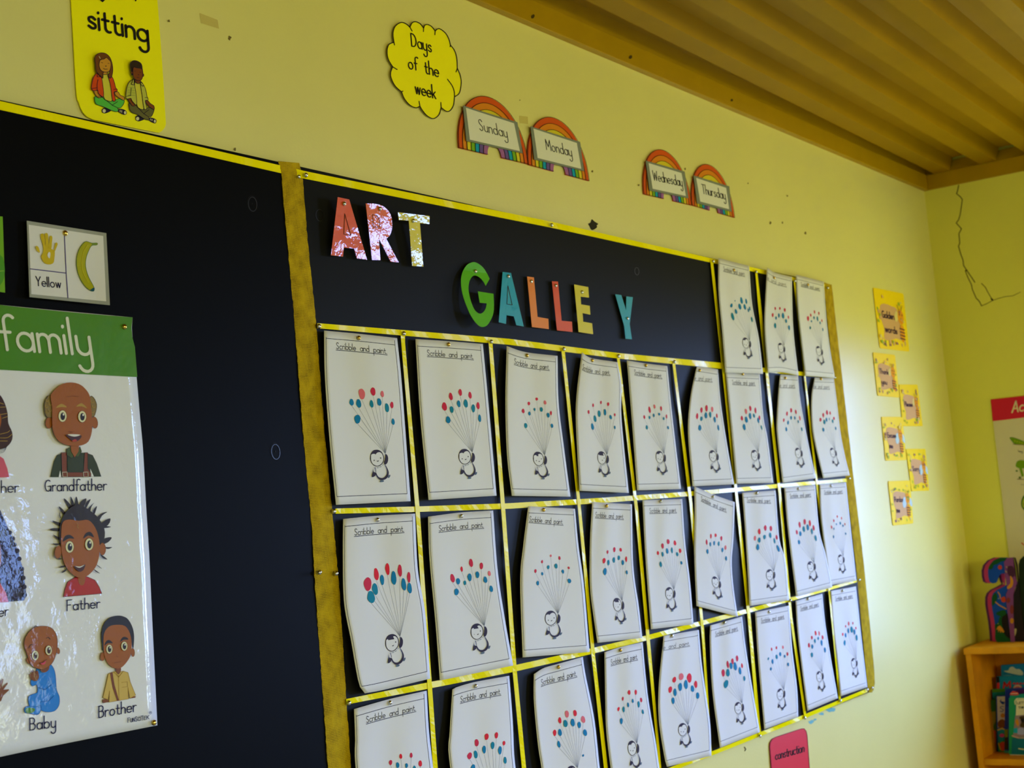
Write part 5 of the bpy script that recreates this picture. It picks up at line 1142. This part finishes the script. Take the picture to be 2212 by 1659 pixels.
# ================================================================== red construction card
rz = crop(1550, 1480, 5.53)
t = thing('rules_card', on_y(1705, 1620, WALL_Y-.003), 'red rounded card reading construction under the board', 'card')
sf = wall_surf(D_W+.003)
ol = rz([(662, 1250), (645, 990), (626, 740), (630, 690), (655, 645), (700, 620), (1000, 522), (1035, 520), (1060, 550), (1072, 610), (1100, 990), (1118, 1200)])
slab('card', [sf(x, y, 0) for x, y in ol], (0, .0014, 0), mat('red_card', rgb(226, 42, 58), .4, .4), t)
A = Art(sf); A.stroke(ol, 1.0, ink('dark_red_edge', 110, 20, 40), closed=True)
A.text('construction', *rz([(692, 892), (1035, 795)]), (.2, -10), 1.9, BLK, gap=.28)
A.build('lettering', t)

# ================================================================== golden words cards
g1, g2 = crop(1880, 610, 6.38), crop(1880, 820, 5.027)
GC = mat('golden_card', rgb(250, 216, 0), .5, .2); PINKP = ink('pink_panel', 214, 170, 128); BEEY = ink('bee_yellow', 236, 158, 40); BEED = ink('bee_brown', 96, 50, 62); WNG = ink('bee_wing', 190, 216, 232)
LEAF, FLW, FLP = ink('leaf_green', 150, 178, 60), ink('flower_cream', 226, 208, 140), ink('flower_mauve', 150, 100, 110); TXT = ink('card_text', 72, 48, 74)
def bee_card(words, quad, label, seed, wing):
    q = [Vector(p) for p in quad]
    def S_(u, v): return q[0]*(1-u)*(1-v)+q[1]*u*(1-v)+q[2]*u*v+q[3]*(1-u)*v
    dpt = D_W+.003
    sf = lambda u, v, l: (lambda p: on_y(p.x, p.y, -(dpt+l)))(S_(u, v))
    t = thing('word_card', sf(.5, .5, 0), label, 'card', 'golden words cards beside the board')
    rr = .035
    ol = []
    for (cx, cy, a) in ((1-rr, rr, -90), (1-rr, 1-rr, 0), (rr, 1-rr, 90), (rr, rr, 180)): ol += [(cx+rr*math.cos(math.radians(a+k*30)), cy+rr*math.sin(math.radians(a+k*30))) for k in range(4)]
    slab('card', [sf(u, v, 0) for u, v in ol], (0, .0014, 0), GC, t)
    r = random.Random(seed)
    A = Art(sf, .0004)
    A.fill(smooth_curve([(.16, .30), (.3, .24), (.55, .26), (.72, .3), (.78, .5), (.76, .68), (.8, .82), (.6, .8), (.45, .83), (.2, .84), (.22, .66), (.15, .5)], True, 3), PINKP)
    for k in range(26):
        if k % 2: u, v = r.uniform(.08, .9), r.choice([r.uniform(.12, .24), r.uniform(.82, .93)])
        else: u, v = r.choice([r.uniform(.06, .15), r.uniform(.8, .93)]), r.uniform(.15, .9)
        A.ellipse(u, v, r.uniform(.02, .05), r.uniform(.015, .035), r.choice([LEAF, FLW, FLP, LEAF, PINKP]), r.uniform(0, 90), 8)
    A.build('flower_frame', t)
    A = Art(sf, .0012)
    if wing:
        A.ellipse(.66, .5, .09, .13, WNG, 20, 14); A.ellipse(.95, .5, .06, .11, WNG, -20, 14)
    else: A.ellipse(.68, .42, .06, .1, FLW, 20, 12)
    A.ellipse(.82, .42, .1, .13, BEEY, 0, 16); A.ellipse(.83, .7, .075, .15, BEEY, 0, 16)
    for k in range(4): A.stroke([(.755, .62+.055*k), (.905, .635+.055*k)], .022, BEED)
    A.ellipse(.79, .38, .013, .022, BEED, 0, 8); A.ellipse(.87, .385, .013, .022, BEED, 0, 8); A.ellipse(.83, .45, .016, .012, BEED, 0, 8)
    A.stroke([(.78, .3), (.74, .22)], .014, BEED); A.stroke([(.86, .3), (.9, .22)], .014, BEED)
    A.build('bee_picture', t)
    A = Art(sf, .0012)
    for k, w_ in enumerate(words):
        v = (.52 if len(words) == 1 else .47+.24*k); L = min(.40, .085*len(w_)-.02)
        A.text(w_, (.2+.05*k, v), (.2+.05*k+L, v+.01), (0, -.055), .021, TXT, gap=.3)
    A.build('lettering', t)
bee_card(['Golden', 'words'], [(1886, 621), (1951.8, 634.3), (1964.6, 759.7), (1901.2, 752.3)], 'large yellow bee card reading Golden words, topmost of the cluster', 1, False)
bee_card(['Thank', 'you'], [(1886, 760.8), (1933.3, 766.7), (1943.5, 858.9), (1896.5, 854.8)], 'small yellow bee card reading Thank you', 2, False)
bee_card(['Please'], [(1942, 830.2), (1982, 831), (1993.4, 920.5), (1950.6, 920.5)], 'small yellow bee card reading Please', 3, False)
bee_card(['Excuse', 'me'], [(1904.3, 900), (1949, 900.6), (1958.6, 994), (1913.8, 995)], 'small yellow bee card reading Excuse me', 4, True)
bee_card(['Sorry'], [(1957.5, 969.6), (1999.4, 969.6), (2007.3, 1059.7), (1969.5, 1061)], 'small yellow bee card reading Sorry', 5, True)
bee_card(['Pardon', 'me'], [(1918.8, 1039.2), (1966, 1037.8), (1973, 1130.7), (1929.3, 1135.3)], 'small yellow bee card reading Pardon me, lowest of the cluster', 6, True)

# ================================================================== end-wall poster
ez_ = crop(2030, 840, 4.148)
t = thing('vegetable_poster', on_x(2250, 1100, -.003), 'white poster with crimson heading on the end wall above the bookcase', 'poster')
sf = end_surf(-.004)
slab('poster_sheet', [sf(x, y, 0) for x, y in [(2139.7, 862.9), (2315, 843.5), (2368, 1306), (2195, 1332), (2179.5, 1200)]], (.0012, 0, 0), matte('poster_cream', 214, 204, 178), t)
A = Art(sf); A.fill([(2139.7, 862.9), (2315, 843.5), (2320, 889), (2144.5, 909.9)], matte('crimson_band', 206, 32, 62)); A.build('heading_band', t)
A = Art(sf, .001); A.text('Ac', *ez_([(648, 212), (752, 196)]), (1.0, -12.5), 3.0, matte('band_white', 226, 214, 180), gap=.3); A.build('title', t)
A = Art(sf, .0008); VG1, VG2 = matte('vegetable_green', 110, 150, 16), matte('dark_vegetable_green', 66, 104, 18)
fl(A, ez_, [(628, 440), (650, 436), (700, 450), (760, 475), (800, 500), (720, 500), (670, 492), (650, 470)], VG1, 3, VG2, .8)
for k in range(5): A.ellipse(*ez_([(672+k*22, 466+k*6)])[0], 1.6, 1.6, matte('pea_yellow', 170, 170, 30))
A.stroke(ez_([(655, 496), (760, 502)]), 1.2, matte('brown_ground', 130, 96, 60))
A.text('leg', *ez_([(704, 566), (742, 570)]), (0, -2.4), .8, matte('caption_grey', 120, 120, 120))
A.build('vegetable_picture', t); A = Art(sf, .0008)
fl(A, ez_, [(680, 690), (690, 655), (715, 640), (745, 640), (775, 650), (770, 700), (755, 712), (720, 712), (695, 705)], VG1); fl(A, ez_, [(710, 705), (735, 705), (755, 780), (735, 790)], VG1, 0)
A.ellipse(*ez_([(690, 735)])[0], 2.6, 1.8, VG2); A.ellipse(*ez_([(717, 795)])[0], 2.4, 2.2, VG2); A.stroke(ez_([(695, 808), (760, 812)]), 1.4, matte('brown_ground', 130, 96, 60))
A.stroke(ez_([(728, 858), (760, 860)]), .9, matte('caption_grey', 120, 120, 120))
A.build('vegetable_picture', t); A = Art(sf, .0008)
fl(A, ez_, [(760, 950), (735, 990), (730, 1040), (745, 1075), (770, 1090), (800, 1040), (790, 980)], VG2); fl(A, ez_, [(765, 970), (745, 1000), (742, 1045), (760, 1068), (785, 1040), (782, 985)], matte('avocado_flesh', 176, 190, 70)); A.ellipse(*ez_([(768, 1035)])[0], 4, 5, matte('avocado_stone', 116, 66, 22))
A.build('vegetable_picture', t); A = Art(sf, .0008)
A.stroke(ez_([(735, 1380), (748, 1395), (775, 1400)]), 2.4, matte('red_pepper', 196, 60, 30))
A.build('vegetable_picture', t)

# ================================================================== bookcase in the corner
XF = -.28
p_top = on_x(2140, 1399, XF); zt_ = p_top.z
bz = crop(2050, 1380, 5.944)
yl = on_x(2084.5, 1407.8, XF).y; th = .019
z_low = on_x(2150, 1640.4, XF).z
yr = yl-.75
t = thing('bookcase', ((XF)/2, (yl+yr)/2, 0), 'yellow-varnished wooden bookcase in the room corner', 'bookcase')
box('top_board', (XF-.004, yr, zt_-.021), (-.002, yl+.004, zt_), wood_mat, t, .002)
box('side_panel', (XF, yl-th, 0), (-.002, yl, zt_-.021), wood_mat, t, .0015)
box('side_panel', (XF, yr+.004, 0), (-.002, yr+.004+th, zt_-.021), wood_mat, t, .0015)
box('back_panel', (-.012, yr+.004+th, .02), (-.004, yl-th, zt_-.021), wood_mat, t)
box('shelf', (XF+.004, yr+.004+th, z_low-.021), (-.012, yl-th, z_low), wood_mat, t, .003)
box('shelf', (XF+.004, yr+.004+th, .07), (-.012, yl-th, .09), wood_mat, t, .003)
def stand_x(px, py, z):      # the depth at which this pixel meets the level z
    return on_z(px, py, z).x
# shaped board book on top
bk = crop(2120, 1180, 7.543)
xb = stand_x(2152, 1387.5, zt_)
PGS = [(400, 185), (300, 185), (200, 230), (130, 310), (105, 400), (110, 500), (130, 580), (180, 608), (235, 600), (262, 540), (285, 480), (330, 445), (378, 448), (395, 540), (420, 600), (432, 618), (350, 665), (250, 715), (190, 770), (165, 840), (165, 950), (185, 1080), (215, 1250), (235, 1420), (245, 1562), (480, 1566), (450, 1300), (420, 900), (440, 780), (470, 690), (500, 600), (470, 300), (430, 195)]
def zfix(pts, X):
    """the board's outline at depth X, its foot brought onto the shelf"""
    P = [on_x(x, y, X) for x, y in pts]; lo = min(p.z for p in P); hi = max(p.z for p in P); d = zt_-lo
    return [Vector((p.x, p.y, p.z+d*(hi-p.z)/(hi-lo))) for p in P]
t = thing('shaped_board_book', (xb, on_x(2160, 1387, xb).y, zt_), 'die-cut board book with purple and pink pages on top of the bookcase', 'book', 'board books on the bookcase')
PURP, PNK = matte('purple_board', 96, 40, 118), matte('pink_board', 206, 60, 124)
def shift(pts, dx): return bk([(min(x, 440)+dx, y) for x, y in pts])
for dx, dX, m, nm in ((-104, .030, PURP, 'purple_page'), (-64, .016, PNK, 'pink_page')):
    slab(nm, zfix(shift(PGS, dx), xb+dX), (.009, 0, 0), m, t)
fp = zfix(bk(PGS), xb)
slab('picture_page', fp, (.009, 0, 0), matte('night_blue', 8, 66, 176), t)
A = Art(lambda x, y, l: on_x(x, y, xb-l), .0006)
GN, BK, OR, RD = matte('night_green', 12, 72, 34), matte('bear_black', 26, 16, 22), matte('branch_orange', 190, 124, 30), matte('berry_red', 176, 56, 30)
fl(A, bk, [(400, 190), (300, 190), (205, 232), (135, 310), (112, 365), (150, 378), (190, 350), (200, 310), (260, 290), (330, 250), (400, 235)], GN); A.ellipse(*bk([(303, 343)])[0], 4.6, 5, RD)
A.build('treetop_picture', t); A = Art(lambda x, y, l: on_x(x, y, xb-l), .0006)
fl(A, bk, [(170, 850), (190, 790), (240, 760), (260, 830), (240, 900), (200, 960), (172, 960)], GN); fl(A, bk, [(245, 1555), (225, 1380), (220, 1280), (270, 1250), (300, 1150), (400, 1110), (445, 1300), (474, 1555)], GN)
fl(A, bk, [(330, 1180), (380, 1110), (425, 1110), (450, 1350), (470, 1500), (380, 1440), (340, 1300)], BK); fl(A, bk, [(235, 1100), (280, 1060), (380, 1040), (400, 1110), (300, 1140)], GN)
A.stroke(bk([(270, 745), (300, 790), (310, 850)]), 2.2, OR); A.stroke(bk([(230, 910), (290, 960), (400, 1020)]), 2.4, OR); fl(A, bk, [(320, 850), (380, 820), (400, 900), (340, 910)], RD)
fl(A, bk, [(300, 1290), (340, 1330), (375, 1395), (345, 1410), (335, 1375), (310, 1415), (300, 1365), (270, 1405), (272, 1350), (240, 1365), (265, 1310)], OR, 0)
for (x, y) in ((280, 853), (272, 1262)): A.ellipse(*bk([(x, y)])[0], .9, .9, matte('star', 190, 190, 110))
A.build('night_picture', t)
SPN = [(368, 260), (420, 190), (515, 183), (530, 330), (550, 480), (582, 600), (545, 690), (520, 800), (520, 1100), (548, 1564), (478, 1570), (450, 1250), (402, 900), (402, 780), (440, 700), (412, 650), (388, 480)]
slab('front_cover', zfix(bk(SPN), xb-.004), (.006, 0, 0), matte('mauve_cover', 118, 58, 128), t)
A = Art(lambda x, y, l: on_x(x, y, xb-.004-l), .0006)
fl(A, bk, [(430, 330), (520, 335), (540, 480), (480, 500), (430, 450)], matte('plum', 66, 26, 60)); fl(A, bk, [(470, 480), (520, 560), (500, 660), (430, 700), (420, 660), (470, 600)], OR); A.ellipse(*bk([(440, 880)])[0], 4, 6, matte('rust', 120, 44, 50)); A.ellipse(*bk([(495, 1030)])[0], 4, 10, matte('rust', 120, 44, 50)); A.ellipse(*bk([(497, 1215)])[0], 4, 6, OR)
for p in ([(405, 330), (420, 350)], [(390, 400), (412, 425)]): A.stroke(bk(p), 1, matte('star', 190, 190, 110))
A.build('cover_picture', t)
BLKC = [(515, 183), (545, 190), (580, 300), (594, 480), (612, 700), (650, 1000), (688, 1350), (696, 1562), (548, 1562), (522, 1100), (522, 800), (562, 680), (575, 600), (540, 450)]
slab('back_cover', zfix(bk(BLKC), xb-.002), (.01, 0, 0), matte('black_cover', 30, 20, 28), t)
A = Art(lambda x, y, l: on_x(x, y, xb-.002-l), .0006)
A.stroke(bk([(532, 200), (560, 330), (585, 570)]), 2.0, matte('olive_edge', 120, 112, 40)); A.build('cover_trim', t); A = Art(lambda x, y, l: on_x(x, y, xb-.002-l), .0006); fl(A, bk, [(535, 1350), (570, 1345), (568, 1400), (545, 1465), (535, 1420)], matte('pale_figure', 170, 160, 130))
A.build('figure_picture', t)
t2 = thing('shaped_board_book', on_x(2212, 1385, xb+.01), 'dark green die-cut board book at the right edge, beside the purple one', 'book', 'board books on the bookcase')
DKG = matte('dark_green_board', 20, 34, 16)
slab('front_cover', zfix(bk([(605, 300), (625, 220), (680, 165), (780, 160), (850, 250), (880, 500), (900, 1000), (930, 1562), (720, 1564), (680, 1200), (640, 850), (615, 600)]), xb+.004), (.007, 0, 0), DKG, t2)
slab('page_board', zfix(bk([(620, 300), (640, 215), (690, 168), (790, 165), (860, 250), (890, 500), (910, 1000), (940, 1562), (730, 1564), (690, 1200), (650, 850), (625, 600)]), xb+.014), (.008, 0, 0), matte('olive_edge', 120, 112, 40), t2)
# books standing on the shelf inside
PAGE = matte('page_edge', 214, 206, 170)
def book(quad, X, thick, cover, label, art=None, name='picture_book'):
    """front-facing book: quad = TL, TR, BR, BL in image px on the plane x = X"""
    P = [on_x(x, y, X) for x, y in bz(quad)]
    dz = z_low-min(P[2].z, P[3].z); lo = min(P[2].z, P[3].z); hi = max(P[0].z, P[1].z)
    P[2].z = z_low; P[3].z = z_low
    t = thing(name, ((P[2]+P[3])/2), label, 'book', 'picture books in the bookcase')
    slab('front_cover', P, (.002, 0, 0), cover, t)
    c = sum(P, Vector((0, 0, 0)))/4
    ins = [p+Vector((.002, (c.y-p.y)*.03, (c.z-p.z)*.015)) for p in P]
    ins[2].z = ins[3].z = z_low+.002
    slab('page_block', ins, (thick-.004, 0, 0), PAGE, t)
    slab('back_cover', [p+Vector((thick-.002, 0, 0)) for p in P], (.002, 0, 0), cover, t)
    if art:
        A = Art(lambda x, y, l: on_x(x, y, X-l), .0005); art(A); A.build('cover_picture', t)
    return t
SKYB, DBL = matte('sky_blue_cover', 14, 122, 190), matte('deep_blue_cover', 22, 40, 150)
def a_cloud(A): fl(A, bz, [(705, 412), (760, 405), (780, 370), (820, 358), (860, 388), (905, 390), (950, 430), (945, 465), (880, 462), (780, 440), (740, 430)], matte('cloud_white', 190, 204, 206)); fl(A, bz, [(700, 470), (760, 460), (830, 475), (700, 478)], matte('haze', 90, 160, 196))
book([(668, 340), (1180, 305), (1190, 1490), (690, 1470)], -.07, .012, SKYB, 'blue book with a white cloud, tallest at the back of the shelf', a_cloud)
def a_red(A):
    A.text('M', *bz([(700, 640), (785, 628)]), (.3, -7.0), 4.0, matte('title_red', 196, 34, 40)); 
    for k, x in enumerate((830, 870, 915, 960)): fl(A, bz, [(x-18, 580), (x, 560), (x+20, 562), (x+24, 585)], matte('title_red', 196, 34, 40), 0)
    A.ellipse(*bz([(882, 640)])[0], 10, 9, matte('badge_pink', 206, 110, 110)); A.stroke(bz([(830, 640), (850, 605), (900, 598), (935, 640)]), 2, matte('badge_white', 210, 196, 180))
    fl(A, bz, [(606, 486), (645, 484), (650, 560), (612, 565)], matte('ink_black', 24, 18, 30), 0); fl(A, bz, [(612, 566), (650, 562), (655, 1470), (620, 1470)], matte('spine_red', 196, 40, 50), 0)
book([(605, 486), (1180, 468), (1190, 1490), (625, 1470)], -.095, .014, matte('turquoise_blue_cover', 10, 128, 186), 'blue book with red letters on the cover, in front of the cloud book', a_red)
def a_green(A):
    fl(A, bz, [(556, 650), (722, 640), (722, 680), (558, 690)], matte('grass_green', 70, 130, 20), 0); fl(A, bz, [(560, 690), (722, 682), (722, 724), (562, 728)], matte('teal', 10, 140, 160), 0)
book([(554, 650), (800, 636), (812, 1480), (572, 1466)], -.118, .012, matte('teal_cover', 12, 120, 146), 'teal book with green top band, second from the left of the row', a_green)
def a_thin(A):
    fl(A, bz, [(540, 790), (598, 775), (598, 930), (542, 938)], matte('moss', 44, 96, 24), 0); fl(A, bz, [(542, 938), (598, 930), (598, 1060), (546, 1160)], matte('ochre', 150, 130, 20), 0); fl(A, bz, [(546, 1160), (600, 1180), (606, 1452), (552, 1455)], matte('fire', 206, 76, 24), 0); fl(A, bz, [(552, 1300), (604, 1340), (606, 1400), (554, 1420)], matte('rose', 190, 50, 60), 0)
book([(538, 790), (604, 774), (612, 1460), (550, 1458)], -.128, .008, matte('moss_cover', 60, 100, 24), 'thin book striped green, ochre and orange, leftmost on the shelf', a_thin)
def a_white(A):
    fl(A, bz, [(616, 742), (720, 736), (720, 1130), (626, 1140)], matte('pale_cover', 208, 200, 196), 0); fl(A, bz, [(650, 800), (672, 770), (668, 800), (720, 812), (700, 845), (670, 830)], matte('bird_blue', 16, 60, 150), 0)
    A.text('S', *bz([(655, 938), (702, 930)]), (0, -6.0), 1.6, matte('bird_blue', 16, 60, 150)); fl(A, bz, [(628, 1070), (680, 1030), (722, 1060), (720, 1130), (640, 1140)], matte('fur_brown', 130, 70, 14)); A.ellipse(*bz([(690, 985)])[0], 5, 5, matte('fur_gold', 196, 130, 40))
    fl(A, bz, [(626, 1170), (720, 1150), (720, 1330), (632, 1330)], matte('aqua', 20, 150, 190), 0); A.ellipse(*bz([(680, 1240)])[0], 5.5, 4, matte('hot_pink', 206, 60, 140)); A.stroke(bz([(628, 1170), (680, 1150), (718, 1165)]), 3, matte('banana_cream', 220, 200, 120))
    fl(A, bz, [(632, 1335), (720, 1300), (722, 1460), (634, 1462)], matte('grass', 40, 150, 40), 0); A.ellipse(*bz([(690, 1380)])[0], 8, 10, matte('ball_red', 206, 66, 30)); A.stroke(bz([(634, 1340), (660, 1420)]), 2, matte('lemon', 206, 196, 30))
book([(604, 734), (760, 722), (770, 1474), (622, 1470)], -.14, .012, matte('royal_blue_cover', 24, 66, 176), 'white-fronted book with a blue bird and brown animal, third from left', a_white)
def a_purple(A):
    fl(A, bz, [(726, 660), (800, 652), (800, 860), (728, 870)], DBL, 0); fl(A, bz, [(712, 1165), (760, 1160), (756, 1260), (714, 1265)], matte('olive', 120, 130, 24), 0); fl(A, bz, [(714, 1268), (756, 1262), (756, 1420), (716, 1425)], matte('umber', 60, 40, 30), 0); fl(A, bz, [(710, 1432), (790, 1440), (790, 1478), (712, 1474)], matte('pale_teal', 70, 160, 170), 0)
    A.stroke(bz([(860, 690), (1100, 668)]), 12, matte('violet_band', 70, 20, 110), cap=False)
book([(720, 648), (1180, 612), (1190, 1494), (712, 1476)], -.16, .012, matte('blue_violet_cover', 34, 52, 160), 'dark blue and violet book just behind the dog book', a_purple)
def a_dog(A):
    fl(A, bz, [(786, 700), (820, 670), (850, 676), (888, 690), (885, 722), (790, 722)], matte('logo_red', 190, 56, 60)); A.stroke(bz([(792, 704), (880, 700)]), 1.2, matte('logo_white', 216, 206, 200))
    fl(A, bz, [(770, 760), (850, 740), (820, 1500), (770, 1480)], matte('green_edge', 30, 138, 92), 0)
    A.stroke(bz([(1150, 765), (870, 768), (845, 800), (850, 840)]), 2.2, matte('panel_cream', 214, 204, 176)); fl(A, bz, [(866, 780), (1150, 768), (1150, 960), (858, 985)], matte('panel_cream', 214, 204, 176), 0)
    A.text("LET'S", *bz([(878, 838), (985, 830)]), (0, -2.3), 1.1, matte('ink_black', 24, 18, 30)); A.text('THING', *bz([(892, 895), (995, 890)]), (0, -2.0), 1.1, matte('ink_black', 24, 18, 30))
    fl(A, bz, [(850, 985), (1150, 960), (1150, 1260), (820, 1262)], matte('mauve_scene', 140, 116, 132), 0); fl(A, bz, [(900, 1010), (940, 990), (1000, 1000), (1010, 1100), (960, 1140), (910, 1120), (930, 1060)], matte('fur_dark', 70, 52, 30)); A.ellipse(*bz([(945, 1045)])[0], 4, 5, matte('ink_black', 24, 18, 30)); fl(A, bz, [(850, 1060), (880, 1030), (900, 1090), (880, 1120)], matte('fur_gold', 196, 130, 40)); fl(A, bz, [(890, 1150), (960, 1150), (1000, 1220), (880, 1225)], matte('lilac', 150, 150, 200)); fl(A, bz, [(830, 1150), (880, 1140), (880, 1210), (828, 1210)], matte('aqua', 20, 150, 190), 0)
    A.stroke(bz([(812, 1245), (900, 1275), (1150, 1270)]), 2.5, matte('pink_ledge', 196, 150, 150)); fl(A, bz, [(810, 1275), (1150, 1285), (1150, 1490), (800, 1480)], matte('sea_teal', 8, 100, 130), 0); A.stroke(bz([(895, 1410), (1000, 1425)]), 2.2, matte('panel_cream', 214, 204, 176)); A.stroke(bz([(788, 1490), (1150, 1502)]), 2.0, matte('cover_white', 206, 210, 206))
book([(782, 728), (1180, 690), (1190, 1512), (785, 1494)], -.195, .016, matte('sea_green_cover', 14, 128, 124), 'sea-green book with a dog on the cover, foremost on the shelf', a_dog)
